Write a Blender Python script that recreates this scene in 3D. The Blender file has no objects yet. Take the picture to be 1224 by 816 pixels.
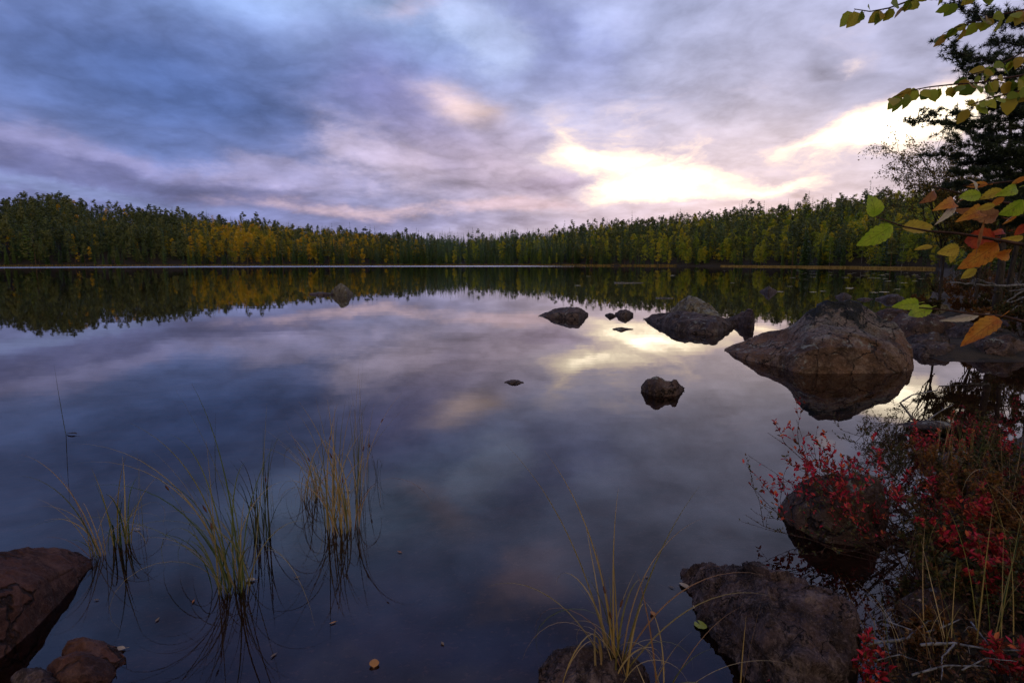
import bpy, bmesh, math, random
import numpy as np
from mathutils import Vector, Matrix, noise as mnoise

# ------------------------------------------------------------------ camera
sc = bpy.context.scene
col = sc.collection
R = math.radians
CAM_H, PITCH, FPX = 1.40, R(7.9), 680.0          # eye height (m), downward tilt, focal length in 1224-px units
cam_data = bpy.data.cameras.new('camera')
cam = bpy.data.objects.new('camera', cam_data)
col.objects.link(cam)
cam.location = (0, 0, CAM_H)
cam.rotation_euler = (R(90) - PITCH, 0, 0)
cam_data.sensor_width = 36.0
cam_data.lens = 36.0 * FPX / 1224.0
cam_data.clip_start, cam_data.clip_end = 0.05, 12000
sc.camera = cam

def ray(u, v):
    a, b = (u - 612) / FPX, (408 - v) / FPX
    return Vector((a, math.cos(PITCH) + b * math.sin(PITCH), -math.sin(PITCH) + b * math.cos(PITCH)))
def at(u, v, z=0.0):                              # point where a line of sight meets the height z
    d = ray(u, v); t = (z - CAM_H) / d.z
    return Vector((d.x * t, d.y * t, z))
def at_y(u, v, Y):                                # point on a line of sight at the distance Y
    d = ray(u, v); t = Y / d.y
    return Vector((d.x * t, Y, CAM_H + d.z * t))
def azel(u, v):
    d = ray(u, v).normalized()
    return math.atan2(d.x, d.y), math.asin(d.z)

def s2l(c):
    c = c / 255.0
    return c / 12.92 if c <= 0.04045 else ((c + 0.055) / 1.055) ** 2.4
def lin(r, g, b, k=1.0):
    return (s2l(r) * k, s2l(g) * k, s2l(b) * k, 1.0)

# ------------------------------------------------------------------ node helper
class NB:
    def __init__(self, tree):
        self.t = tree; self.n = tree.nodes; self.l = tree.links
    def put(self, sock, val):
        if isinstance(val, bpy.types.NodeSocket): self.l.new(val, sock)
        elif val is not None: sock.default_value = val
    def m(self, op, a, b=None, c=None, clamp=False):
        nd = self.n.new('ShaderNodeMath'); nd.operation = op; nd.use_clamp = clamp
        for i, x in enumerate((a, b, c)): self.put(nd.inputs[i], x)
        return nd.outputs[0]
    def mix(self, f, a, b, blend='MIX'):
        nd = self.n.new('ShaderNodeMix'); nd.data_type = 'RGBA'; nd.blend_type = blend; nd.clamp_factor = True
        self.put(nd.inputs[0], f); self.put(nd.inputs[6], a); self.put(nd.inputs[7], b)
        return nd.outputs[2]
    def noise(self, vec, scale, detail=5, rough=0.55, dist=0.0, lac=2.0):
        nd = self.n.new('ShaderNodeTexNoise')
        self.put(nd.inputs['Vector'], vec); nd.inputs['Scale'].default_value = scale
        nd.inputs['Detail'].default_value = detail; nd.inputs['Roughness'].default_value = rough
        nd.inputs['Distortion'].default_value = dist; nd.inputs['Lacunarity'].default_value = lac
        return nd.outputs
    def voro(self, vec, scale, feature='F1', rnd=1.0):
        nd = self.n.new('ShaderNodeTexVoronoi'); nd.feature = feature
        self.put(nd.inputs['Vector'], vec); nd.inputs['Scale'].default_value = scale
        nd.inputs['Randomness'].default_value = rnd
        return nd.outputs
    def comb(self, x, y, z):
        nd = self.n.new('ShaderNodeCombineXYZ')
        for i, q in enumerate((x, y, z)): self.put(nd.inputs[i], q)
        return nd.outputs[0]
    def sep(self, v):
        nd = self.n.new('ShaderNodeSeparateXYZ'); self.l.new(v, nd.inputs[0]); return nd.outputs
    def vm(self, op, a, b=None, scale=None):
        nd = self.n.new('ShaderNodeVectorMath'); nd.operation = op
        self.put(nd.inputs[0], a)
        if b is not None: self.put(nd.inputs[1], b)
        if scale is not None: self.put(nd.inputs['Scale'], scale)
        return nd.outputs[0]
    def ss(self, x, lo, hi):                      # smoothstep
        nd = self.n.new('ShaderNodeMapRange'); nd.interpolation_type = 'SMOOTHSTEP'
        self.put(nd.inputs[0], x); nd.inputs[1].default_value = lo; nd.inputs[2].default_value = hi
        return nd.outputs[0]
    def ramp(self, f, stops):
        nd = self.n.new('ShaderNodeValToRGB'); e = nd.color_ramp.elements
        while len(e) < len(stops): e.new(0.5)
        for k, (p, c) in enumerate(stops): e[k].position = p; e[k].color = c
        self.put(nd.inputs[0], f); return nd.outputs[0]
    def node(self, kind): return self.n.new(kind)

# ------------------------------------------------------------------ sky: thin daylight under a broken dusk cloud deck
SUN_AZ, SUN_EL = R(22), R(2.0)
world = bpy.data.worlds.new('World'); sc.world = world; world.use_nodes = True
def build_sky():
    t = world.node_tree; t.nodes.clear(); n = NB(t)
    tc = n.node('ShaderNodeTexCoord').outputs['Generated']
    X, Y, Z = n.sep(tc)
    az = n.m('ARCTAN2', X, Y); el = n.m('ARCSINE', Z)
    zc = n.m('ADD', n.m('MAXIMUM', Z, 0.0), 0.22)
    P = n.comb(n.m('DIVIDE', X, zc), n.m('DIVIDE', Y, zc), 0.0)      # cloud deck seen in perspective
    S = n.comb(n.m('MULTIPLY', az, 1.0), n.m('MULTIPLY', el, 2.1), 3.7)
    w1 = n.noise(P, 0.75, 7, 0.55, 0.0)
    w2 = n.noise(S, 3.9, 9, 0.6, 0.0)
    w3 = n.noise(n.vm('ADD', P, (7.3, 2.1, 0.4)), 2.6, 9, 0.56, 0.0)
    c1 = n.sep(w1['Color']); c2 = n.sep(w2['Color'])
    az = n.m('ADD', az, n.m('ADD', n.m('MULTIPLY', n.m('SUBTRACT', c1[0], .5), .12), n.m('MULTIPLY', n.m('SUBTRACT', c2[0], .5), .22)))
    el = n.m('ADD', el, n.m('ADD', n.m('MULTIPLY', n.m('SUBTRACT', c1[1], .5), .04), n.m('MULTIPLY', n.m('SUBTRACT', c2[1], .5), .10)))
    fine = n.noise(S, 9.0, 8, 0.62, 0.2)['Fac']
    fine = n.m('ADD', n.m('MULTIPLY', n.m('SUBTRACT', fine, .5), 1.9), n.m('MULTIPLY', n.m('SUBTRACT', w2['Fac'], .5), 1.5))
    def lobe(u, v, ru, rv, tilt=0.0, hard=0.0):
        a0, e0 = azel(u, v)
        da = n.m('SUBTRACT', az, a0); de = n.m('SUBTRACT', el, e0)
        ct, st = math.cos(R(tilt)), math.sin(R(tilt))
        p = n.m('ADD', n.m('MULTIPLY', da, ct * FPX / ru), n.m('MULTIPLY', de, st * FPX / ru))
        q = n.m('ADD', n.m('MULTIPLY', da, -st * FPX / rv), n.m('MULTIPLY', de, ct * FPX / rv))
        d2 = n.m('ADD', n.m('MULTIPLY', p, p), n.m('MULTIPLY', q, q))
        g = n.m('EXPONENT', n.m('MULTIPLY', d2, -1.0))
        if hard:
            g = n.m('ADD', g, n.m('MULTIPLY', fine, n.m('ADD', g, .25)))
            g = n.ss(g, 0.48 - hard, 0.48 + hard)
        return g
    # overall tone: blue-grey in the west of the frame, lavender towards the glow, darker overhead, pale fill behind the camera
    right = n.ss(az, R(-30), R(30))
    low = n.mix(right, lin(110, 116, 160), lin(182, 172, 192))
    high = n.mix(right, lin(108, 131, 186), lin(160, 166, 200))
    c = n.mix(n.ss(el, R(4), R(20)), low, high)
    c = n.mix(n.ss(el, R(24), R(40)), c, lin(104, 120, 184))
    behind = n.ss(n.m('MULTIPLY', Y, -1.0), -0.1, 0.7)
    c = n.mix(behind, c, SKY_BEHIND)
    for (u, v, ru, rv, tilt, hard, colr, k) in SKY_LOBES:
        c = n.mix(n.m('MULTIPLY', lobe(u, v, ru, rv, tilt, hard), k), c, colr)
    # billow of the deck
    w4 = n.noise(n.vm('ADD', P, (1.3, 8.1, 4.4)), 5.5, 6, 0.55)['Fac']
    pv = n.vm('ADD', P, n.vm('SCALE', n.noise(P, 2.0, 4, .5)['Color'], scale=.35))
    pf = n.m('ABSOLUTE', n.m('SUBTRACT', n.m('MULTIPLY', n.noise(n.vm('ADD', pv, (9.1, 3.3, 2.2)), 3.2, 7, 0.55)['Fac'], 2.0), 1.0))
    puff = n.m('MULTIPLY', n.m('SUBTRACT', pf, .17), .72)         # rounded, billowing undersides
    dev = lambda x, k: n.m('MULTIPLY', n.m('SUBTRACT', x, .5), k)
    b = n.m('ADD', n.m('ADD', puff, dev(w4, .6)), n.m('ADD', dev(w3['Fac'], 1.0), dev(w2['Fac'], .85)))
    c = n.vm('SCALE', c, scale=n.m('MAXIMUM', n.m('ADD', b, 1.0), 0.35))
    # light breaking through the gaps round the hidden sun: one field, torn by streaks
    st = n.noise(n.comb(n.m('ADD', n.m('MULTIPLY', az, 6.0), n.m('MULTIPLY', el, -3.5)), n.m('MULTIPLY', el, 19.0), 1.9), 1.0, 9, 0.6, 0.35)['Fac']
    T = n.m('ADD', n.m('ADD', n.m('MULTIPLY', puff, .55), n.m('MULTIPLY', n.m('SUBTRACT', st, .5), 2.0)), n.m('MULTIPLY', fine, .2))
    near = None
    for (u, v, ru, rv, tilt, k) in SKY_GLOWS:
        g = lobe(u, v, ru, rv, tilt)
        if near is None: near = g; T = n.m('MULTIPLY', T, n.m('ADD', n.m('MULTIPLY', g, .85), .15))
        T = n.m('ADD', T, n.m('MULTIPLY', g, k))
    rp = n.ramp(n.m('DIVIDE', T, 1.6), [(.0, lin(158, 152, 182)), (.17, lin(196, 184, 198)), (.28, lin(226, 206, 202)), (.37, (.98, .81, .66, 1)), (.46, (1.25, 1.05, .80, 1)), (.62, (2.3, 1.95, 1.45, 1)), (.9, (4.6, 3.8, 2.8, 1))])
    c = n.mix(n.ss(T, .10, .55), c, rp)
    sky = n.node('ShaderNodeTexSky'); sky.sky_type = 'NISHITA'; sky.sun_disc = False
    sky.sun_elevation = SUN_EL; sky.sun_rotation = SUN_AZ; sky.air_density = 1.0; sky.dust_density = 1.5
    c = n.mix(0.06, n.vm('SCALE', c, scale=10.0), sky.outputs[0])     # a few per cent of clear sky through the deck
    bg = n.node('ShaderNodeBackground'); bg.inputs['Strength'].default_value = 0.1
    n.put(bg.inputs[0], c)
    out = n.node('ShaderNodeOutputWorld'); t.links.new(bg.outputs[0], out.inputs[0])
SKY_BEHIND = (0.68, 0.59, 0.48, 1)  # unseen part of the sky, brightened to light surfaces facing the camera
# (u, v, half-width, half-height, tilt, edge hardness, colour, strength): where each cloud bank hangs, as bearing and elevation
SKY_LOBES = [
    (400, -10, 130, 50, 0, 0, lin(160, 186, 228), .85),
    (40, 40, 200, 50, 0, 0, lin(124, 134, 182), .6),
    (230, 120, 270, 70, -8, 0, lin(74, 97, 152), .97),
    (480, 120, 110, 60, -40, 0, lin(106, 110, 162), .85),
    (110, 190, 240, 15, -6, .46, lin(140, 134, 172), .6),
    (170, 217, 300, 15, -5, .38, lin(90, 93, 134), .9),
    (60, 232, 170, 6, -4, .4, lin(122, 134, 178), .6),
    (450, 186, 80, 26, -25, .45, lin(180, 170, 198), .7),
    (345, 208, 80, 14, 0, .4, lin(158, 150, 184), .5),
    (500, 264, 260, 9, 0, 0, lin(110, 118, 168), .75),
    (680, 62, 110, 46, -25, .42, lin(124, 134, 182), .85),
    (590, 40, 60, 30, -20, .45, lin(178, 192, 226), .55),
    (860, 90, 170, 60, 10, 0, lin(160, 164, 196), .5),
    (562, 128, 40, 18, -10, 0, lin(232, 200, 186), .68),
    (950, 190, 330, 95, 12, 0, lin(206, 192, 196), .6),
    (600, 205, 170, 50, -6, 0, lin(202, 178, 190), .55),
    (630, 222, 110, 14, 0, .42, lin(158, 144, 172), .7),
    (540, 247, 190, 9, 0, .4, lin(206, 178, 188), .7),
    (1100, 60, 180, 55, 0, 0, lin(152, 155, 186), .75),
    (640, -130, 80, 26, -20, .45, lin(186, 166, 190), .75),
    (505, -20, 60, 22, 20, .45, lin(184, 172, 196), .6),
    (760, -110, 120, 30, 10, .45, lin(150, 160, 200), .5),
    (560, -420, 260, 60, 10, .45, lin(150, 150, 190), .5),
]
SKY_GLOWS = [                                     # (u, v, half-width, half-height, tilt, strength): the wide glow first, then gaps (+) and cloud bars (-)
    (900, 190, 270, 90, 6, .40),
    (802, 225, 88, 18, 0, .82),
    (1050, 156, 74, 34, 14, .88),
    (690, 168, 42, 18, -35, .32),
    (740, 196, 60, 18, -15, .26),
    (700, 205, 110, 36, 0, .10),
    (955, 214, 60, 6, 9, .30),
    (1020, 202, 100, 14, 6, -.62),
    (905, 186, 60, 22, 12, -.60),
    (635, 222, 85, 18, 0, -.5),
    (955, 118, 80, 14, 12, -.35),
    (960, 146, 50, 8, 18, -.30),
    (840, 254, 240, 8, 6, -.65),
    (860, 140, 100, 24, 5, -.22),
]
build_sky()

sun_data = bpy.data.lights.new('sun', 'SUN'); sun_data.energy = 0.5; sun_data.angle = R(3); sun_data.color = (1.0, 0.86, 0.66)
sun = bpy.data.objects.new('sun', sun_data); col.objects.link(sun)
sd = Vector((math.sin(SUN_AZ) * math.cos(SUN_EL), math.cos(SUN_AZ) * math.cos(SUN_EL), math.sin(SUN_EL)))
sun.rotation_euler = sd.to_track_quat('Z', 'Y').to_euler()
sun.location = sd * 400

sc.view_settings.view_transform = 'Standard'; sc.view_settings.look = 'None'
sc.view_settings.exposure = 0.50; sc.view_settings.gamma = 1.0
sc.view_settings.use_curve_mapping = False
sc.cycles.use_denoising = True
sc.cycles.max_bounces = 8; sc.cycles.transparent_max_bounces = 16
sc.cycles.sample_clamp_indirect = 6.0
# ------------------------------------------------------------------ object helpers
rng = random.Random(11)
nr = np.random.default_rng(5)

def tag(o, label=None, cat=None, group=None, kind=None):
    if label: o['label'] = label
    if cat: o['category'] = cat
    if group: o['group'] = group
    if kind: o['kind'] = kind
    return o
def link(name, data, parent=None):
    o = bpy.data.objects.new(name, data); col.objects.link(o)
    if parent is not None: o.parent = parent
    return o
def empty(name, loc, label, cat, group=None, rz=0.0):
    o = link(name, None); o.location = loc; o.rotation_euler = (0, 0, rz); o.empty_display_size = 0.1
    return tag(o, label, cat, group)
def copy_tree(o, parent=None):
    c = o.copy(); col.objects.link(c)
    if parent is not None: c.parent = parent
    for ch in [q for q in KIDS.get(o.name, ())]: copy_tree(ch, c)
    return c
KIDS = {}
def note_kids(root):
    KIDS[root.name] = [q for q in col.objects if q.parent == root]

class MB:
    """collects polygons for one mesh"""
    def __init__(self): self.v = []; self.f = []; self.uv = []; self.mi = []
    def add(self, verts, faces, uvs=None, mi=0):
        b = len(self.v); self.v.extend([tuple(p) for p in verts])
        for f in faces: self.f.append(tuple(b + i for i in f)); self.mi.append(mi)
        self.uv.extend(uvs if uvs is not None else [(0, 0)] * len(verts))
    def tube(self, pts, r0, r1, n=6, cap=True, wob=0.0):
        pts = [Vector(p) for p in pts]; b = len(self.v); k = len(pts)
        for i, p in enumerate(pts):
            d = (pts[min(i + 1, k - 1)] - pts[max(i - 1, 0)]).normalized()
            s = d.cross(Vector((0.31, 0.2, 0.93)))
            if s.length < 1e-3: s = d.cross(Vector((1, 0, 0)))
            s.normalize(); q = d.cross(s); r = r0 + (r1 - r0) * i / max(k - 1, 1)
            for j in range(n):
                a = 2 * math.pi * j / n
                rr = r * (1 + wob * rng.uniform(-1, 1))
                self.v.append(tuple(p + s * (math.cos(a) * rr) + q * (math.sin(a) * rr))); self.uv.append((j / n, i / k))
        for i in range(k - 1):
            for j in range(n):
                self.f.append((b + i * n + j, b + i * n + (j + 1) % n, b + (i + 1) * n + (j + 1) % n, b + (i + 1) * n + j)); self.mi.append(0)
        if cap:
            self.f.append(tuple(b + j for j in reversed(range(n)))); self.mi.append(0)
            self.f.append(tuple(b + (k - 1) * n + j for j in range(n))); self.mi.append(0)
    def mesh(self, name, mats, smooth=False):
        me = bpy.data.meshes.new(name); me.from_pydata(self.v, [], self.f)
        for m in (mats if isinstance(mats, (list, tuple)) else [mats]): me.materials.append(m)
        if any(self.mi): me.polygons.foreach_set('material_index', self.mi)
        uvl = me.uv_layers.new(name='uv'); idx = np.empty(len(me.loops), dtype=np.int32)
        me.loops.foreach_get('vertex_index', idx)
        uvl.data.foreach_set('uv', np.asarray(self.uv, dtype=np.float32)[idx].ravel())
        if smooth: me.polygons.foreach_set('use_smooth', [True] * len(me.polygons))
        me.update(); return me
    def build(self, name, mats, parent=None, smooth=False):
        return link(name, self.mesh(name, mats, smooth), parent)

# ------------------------------------------------------------------ materials
def new_mat(name):
    m = bpy.data.materials.new(name); m.use_nodes = True; m.node_tree.nodes.clear()
    n = NB(m.node_tree); out = n.node('ShaderNodeOutputMaterial')
    return m, n, out
def principled(n, base, rough=0.7, spec=0.3, normal=None):
    p = n.node('ShaderNodeBsdfPrincipled'); n.put(p.inputs['Base Color'], base); n.put(p.inputs['Roughness'], rough)
    p.inputs['Specular IOR Level'].default_value = spec
    if normal is not None: n.put(p.inputs['Normal'], normal)
    return p
def bump(n, h, strength, dist):
    b = n.node('ShaderNodeBump'); b.inputs['Strength'].default_value = strength; b.inputs['Distance'].default_value = dist
    n.put(b.inputs['Height'], h); return b.outputs[0]
def rock_mat(name, dark, mid, pale, lichen=0.3, black=0.0, scale=1.0):
    m, n, out = new_mat(name)
    tc = n.node('ShaderNodeTexCoord').outputs['Object']
    oi = n.node('ShaderNodeObjectInfo').outputs['Random']
    tc = n.vm('ADD', tc, n.comb(n.m('MULTIPLY', oi, 31.0), oi, n.m('MULTIPLY', oi, 7.0)))
    a = n.noise(tc, 2.2 * scale, 8, 0.65, 0.4)['Fac']; g = n.noise(tc, 38 * scale, 6, 0.7)['Fac']
    b = n.noise(n.vm('ADD', tc, (4, 9, 2)), 5 * scale, 8, 0.68, 0.6)['Fac']
    cr = n.voro(tc, 5 * scale, 'DISTANCE_TO_EDGE')['Distance']
    c = n.mix(n.ss(a, .36, .62), dark, mid)
    c = n.mix(n.m('MULTIPLY', n.ss(b, .50, .66), .7), c, pale)
    c = n.mix(n.m('MULTIPLY', n.ss(g, .52, .66), .45), c, pale)
    c = n.mix(n.m('MULTIPLY', n.ss(g, .50, .34), .55), c, dark)
    if lichen:
        l = n.noise(n.vm('ADD', tc, (1, 3, 8)), 7 * scale, 7, 0.75, 0.3)['Fac']
        up = n.sep(n.node('ShaderNodeNewGeometry').outputs['Normal'])[2]
        l = n.m('ADD', l, n.m('MULTIPLY', n.m('SUBTRACT', up, .45), .10))
        c = n.mix(n.m('MULTIPLY', n.ss(l, .60 - .1 * lichen, .68 - .1 * lichen), .8), c, (0.20, 0.20, 0.165, 1))
    if black:
        k = n.noise(n.vm('ADD', tc, (6, 1, 5)), 5.5 * scale, 9, 0.78, 0.5)['Fac']
        z = n.sep(n.node('ShaderNodeTexCoord').outputs['Object'])[2]
        k = n.m('ADD', k, n.m('MULTIPLY', n.m('SUBTRACT', g, .5), .35))
        band = n.m('MULTIPLY', n.ss(n.m('ADD', z, n.m('MULTIPLY', n.m('SUBTRACT', b, .5), .5)), .36, .50), n.ss(up, .05, .45))
        c = n.mix(n.m('MULTIPLY', band, .45), c, n.mix(n.ss(g, .42, .6), (.085, .078, .070, 1), (.24, .225, .20, 1)))
        k = n.m('ADD', k, n.m('MULTIPLY', n.m('SUBTRACT', z, .62), .5))
        c = n.mix(n.m('MULTIPLY', n.ss(k, .48, .53), black), c, (0.010, 0.011, 0.009, 1))
    wp = n.vm('ADD', tc, n.vm('SCALE', n.noise(tc, 3 * scale, 4, .6)['Color'], scale=.5))
    ck = n.voro(wp, 2.1 * scale, 'DISTANCE_TO_EDGE')['Distance']
    crack = n.m('MULTIPLY', n.ss(ck, .028, .004), n.ss(a, .44, .52))
    c = n.mix(n.m('MULTIPLY', crack, .8), c, (.008, .006, .005, 1))
    fleck = n.noise(tc, 120 * scale, 3, .6)['Fac']
    c = n.mix(n.m('MULTIPLY', n.ss(fleck, .60, .70), .45), c, pale)
    h = n.m('ADD', n.m('MULTIPLY', crack, -1.2), n.m('MULTIPLY', b, 1.0))
    h = n.m('ADD', h, n.m('MULTIPLY', fleck, .12))
    h = n.m('ADD', h, n.m('ADD', n.m('MULTIPLY', g, .35), n.m('MULTIPLY', n.ss(cr, 0, .05), .12)))
    p = principled(n, c, n.mix(n.ss(b, .4, .6), (.62, .62, .62, 1), (.85, .85, .85, 1)), 0.16, bump(n, h, 1.0, 0.05))
    m.node_tree.links.new(p.outputs[0], out.inputs[0]); return m
def leaf_mat(name, stops, per='island', transl=0.35, rough=0.5, spots=None, spec=0.25):
    m, n, out = new_mat(name)
    if per == 'island': f = n.node('ShaderNodeNewGeometry').outputs['Random Per Island']
    elif per == 'object': f = n.node('ShaderNodeObjectInfo').outputs['Random']
    else:
        a = n.node('ShaderNodeAttribute'); a.attribute_name = 'tint'; f = a.outputs['Fac']
    if per != 'island':
        isl = n.node('ShaderNodeNewGeometry').outputs['Random Per Island']
        f = n.m('ADD', n.m('MULTIPLY', f, .72), n.m('MULTIPLY', isl, .28))
    c = n.ramp(f, [(i / max(len(stops) - 1, 1), s) for i, s in enumerate(stops)])
    if spots:
        tc = n.node('ShaderNodeTexCoord').outputs['Object']
        c = n.mix(n.ss(n.noise(tc, 90, 4, .6)['Fac'], .56, .68), c, spots)
        c = n.mix(n.ss(n.noise(n.vm('ADD', tc, (2, 2, 2)), 30, 3, .6)['Fac'], .5, .75), c, stops[-1])
    p = principled(n, c, rough, spec); tr = n.node('ShaderNodeBsdfTranslucent'); n.put(tr.inputs[0], c)
    mx = n.node('ShaderNodeMixShader'); mx.inputs[0].default_value = transl
    m.node_tree.links.new(p.outputs[0], mx.inputs[1]); m.node_tree.links.new(tr.outputs[0], mx.inputs[2])
    m.node_tree.links.new(mx.outputs[0], out.inputs[0]); return m
def bark_mat(name, c0, c1, scale=20.0):
    m, n, out = new_mat(name)
    tc = n.node('ShaderNodeTexCoord').outputs['Object']
    a = n.noise(n.vm('MULTIPLY', tc, (1, 1, .3)), scale, 6, .7)['Fac']
    p = principled(n, n.mix(n.ss(a, .35, .65), c0, c1), .85, .15, bump(n, a, .6, .01))
    m.node_tree.links.new(p.outputs[0], out.inputs[0]); return m

M = {}
M['bark'] = bark_mat('dark_bark', (.018, .014, .011, 1), (.06, .045, .035, 1))
M['pine_bark'] = bark_mat('pine_bark', (.03, .02, .014, 1), (.13, .065, .035, 1), 9)
M['birch_bark'] = bark_mat('birch_bark', (.04, .035, .03, 1), (.24, .225, .205, 1), 5)
M['twig'] = bark_mat('twig_bark', (.025, .013, .010, 1), (.07, .035, .025, 1), 60)
M['dead'] = bark_mat('bleached_wood', (.06, .055, .053, 1), (.21, .195, .19, 1), 30)

# ------------------------------------------------------------------ the lake and its shores
def shore_r(a):                                   # distance of the far shoreline by bearing (degrees)
    xs = [-60, -48, -40, -20, 0, 8, 16, 22, 27, 31, 34, 36, 37]
    ds = [215, 238, 246, 252, 258, 250, 236, 214, 190, 172, 158, 150, 146]
    return float(np.interp(a, xs, ds)) + 2.5 * math.sin(a * 1.3) + 1.6 * math.sin(a * 3.1 + 1)
lake = [(0.75, 1.12), (0.2, 0.95), (-0.9, 0.85), (-2.2, 0.9), (-4, 0.2), (-12, -4), (-40, -22), (-110, -20), (-185, 60)]
for a in np.arange(-52, 36.6, 1.5):
    r = shore_r(a); lake.append((r * math.sin(R(a)), r * math.cos(R(a))))
for (u, v) in [(1122, 322), (1124, 326), (1122, 333), (1118, 343), (1112, 355), (1104, 372), (1092, 396), (1084, 418), (1128, 432)]:
    p = at(u, v); lake.append((p.x, p.y))
lake += [(8.6, 8.0), (8.8, 6.9), (7.0, 6.0), (4.6, 4.75), (3.55, 4.1)]
for (u, v) in [(1190, 545), (1142, 590), (1108, 640), (1092, 700), (1074, 760), (1046, 830)]:
    p = at(u, v); lake.append((p.x, p.y))
LAKE = np.array(lake)
def lake_sd(x, y):                                # signed distance: negative over the water
    x = np.asarray(x, float); y = np.asarray(y, float)
    d2 = np.full(x.shape, 1e18); inside = np.zeros(x.shape, bool)
    n = len(LAKE)
    for i in range(n):
        ax, ay = LAKE[i]; bx, by = LAKE[(i + 1) % n]
        ex, ey = bx - ax, by - ay
        t = np.clip(((x - ax) * ex + (y - ay) * ey) / (ex * ex + ey * ey), 0, 1)
        d2 = np.minimum(d2, (x - ax - t * ex) ** 2 + (y - ay - t * ey) ** 2)
        cr = ((ay > y) != (by > y)) & (x < (bx - ax) * (y - ay) / (by - ay + 1e-12) + ax)
        inside ^= cr
    return np.where(inside, -1, 1) * np.sqrt(d2)
TOPS_U = [-400, -120, 0, 60, 120, 200, 300, 400, 460, 550, 600, 650, 720, 800, 880, 950, 1000, 1060, 1120, 1224, 1500]
TOPS_V = [215, 228, 236, 236, 242, 252, 262, 272, 278, 282, 278, 274, 263, 256, 242, 231, 220, 208, 196, 186, 170]
TAZ = []; TEL = []
for u, v in zip(TOPS_U, TOPS_V):
    d = ray(u, v); TAZ.append(math.atan2(d.x, d.y)); TEL.append(d.z / math.hypot(d.x, d.y))
HILL_D, TREE_H = 110.0, 12.2
def ground(x, y, sd=None):
    x = np.asarray(x, float); y = np.asarray(y, float)
    if sd is None: sd = lake_sd(x, y)
    r = np.hypot(x, y); az = np.arctan2(x, y)
    ridge = np.interp(az, TAZ, TEL)
    back = np.where(np.degrees(az) > 36.8, 215.0, np.interp(np.degrees(az), [-60, -40, 0, 16, 27, 37], [325, 352, 364, 342, 300, 258]))
    H = np.clip(ridge * back + CAM_H - TREE_H, 1.0, 60)
    near = np.clip((r - 40) / 60, 0, 1)
    t = np.clip((sd - 3) / HILL_D, 0, 1.25)
    hill = H * (t ** 0.9) * near
    bank = 0.16 * np.minimum(sd, 1.2) + 0.07 * np.clip(sd - 1.2, 0, 8) + 0.02 * np.clip(sd - 9, 0, 60)
    wob = (np.sin(x * 1.9 + 1.3 * np.sin(y * 1.1)) * np.sin(y * 2.3 + .7) * .035 + np.sin(x * 5.3 + y * 2.1) * np.sin(y * 6.1 - x) * .018)
    land = bank + hill + np.clip(sd, 0, 1) * wob * 1.6
    bed = -np.minimum(0.20 * -sd + .02 * np.maximum(-sd - 1, 0), 3.5) + np.clip(-sd, 0, .5) * wob
    return np.where(sd > 0, land + .004, bed)
def gz(x, y): return float(ground(np.array([x]), np.array([y]))[0])

def build_ground():
    na = 540; rr = np.concatenate([[0.0], np.geomspace(0.35, 30, 170), np.geomspace(31, 1000, 130), np.geomspace(1100, 6000, 8)])
    aa = np.concatenate([np.linspace(-60, 60, 420, endpoint=False), np.linspace(60, 300, na - 420, endpoint=False)])
    A, RR = np.meshgrid(np.radians(aa), rr)
    x = RR * np.sin(A); y = RR * np.cos(A); z = ground(x, y)
    nrow = len(rr)
    v = np.stack([x, y, z], -1).reshape(-1, 3)
    i = np.arange(nrow - 1)[:, None]; j = np.arange(na)[None, :]
    f = np.stack([i * na + j + 0 * i, i * na + (j + 1) % na, (i + 1) * na + (j + 1) % na, (i + 1) * na + j], -1).reshape(-1, 4)[:, ::-1]
    me = bpy.data.meshes.new('ground'); me.from_pydata(v.tolist(), [], f.tolist()); me.polygons.foreach_set('use_smooth', [True] * len(me.polygons))
    m, n, out = new_mat('forest_floor_and_lake_bed')
    tc = n.node('ShaderNodeTexCoord').outputs['Object']; z = n.sep(tc)[2]
    a = n.noise(tc, 2.2, 8, .7)['Fac']; b = n.noise(tc, 26, 6, .7)['Fac']
    moss = n.mix(n.ss(a, .4, .6), (.012, .010, .006, 1), (.034, .024, .012, 1))
    moss = n.mix(n.m('MULTIPLY', n.ss(b, .5, .65), .6), moss, (.06, .034, .016, 1))
    mud = n.mix(n.ss(a, .4, .62), (.018, .011, .009, 1), (.070, .042, .032, 1))
    mud = n.mix(n.m('MULTIPLY', n.ss(b, .56, .66), .6), mud, (.17, .115, .085, 1))
    c = n.mix(n.ss(z, -.01, .015), mud, moss)
    p = principled(n, c, .9, .15, bump(n, n.m('ADD', a, n.m('MULTIPLY', b, .4)), .8, .03))
    m.node_tree.links.new(p.outputs[0], out.inputs[0]); me.materials.append(m)
    tag(link('ground', me), kind='structure')
build_ground()

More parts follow.
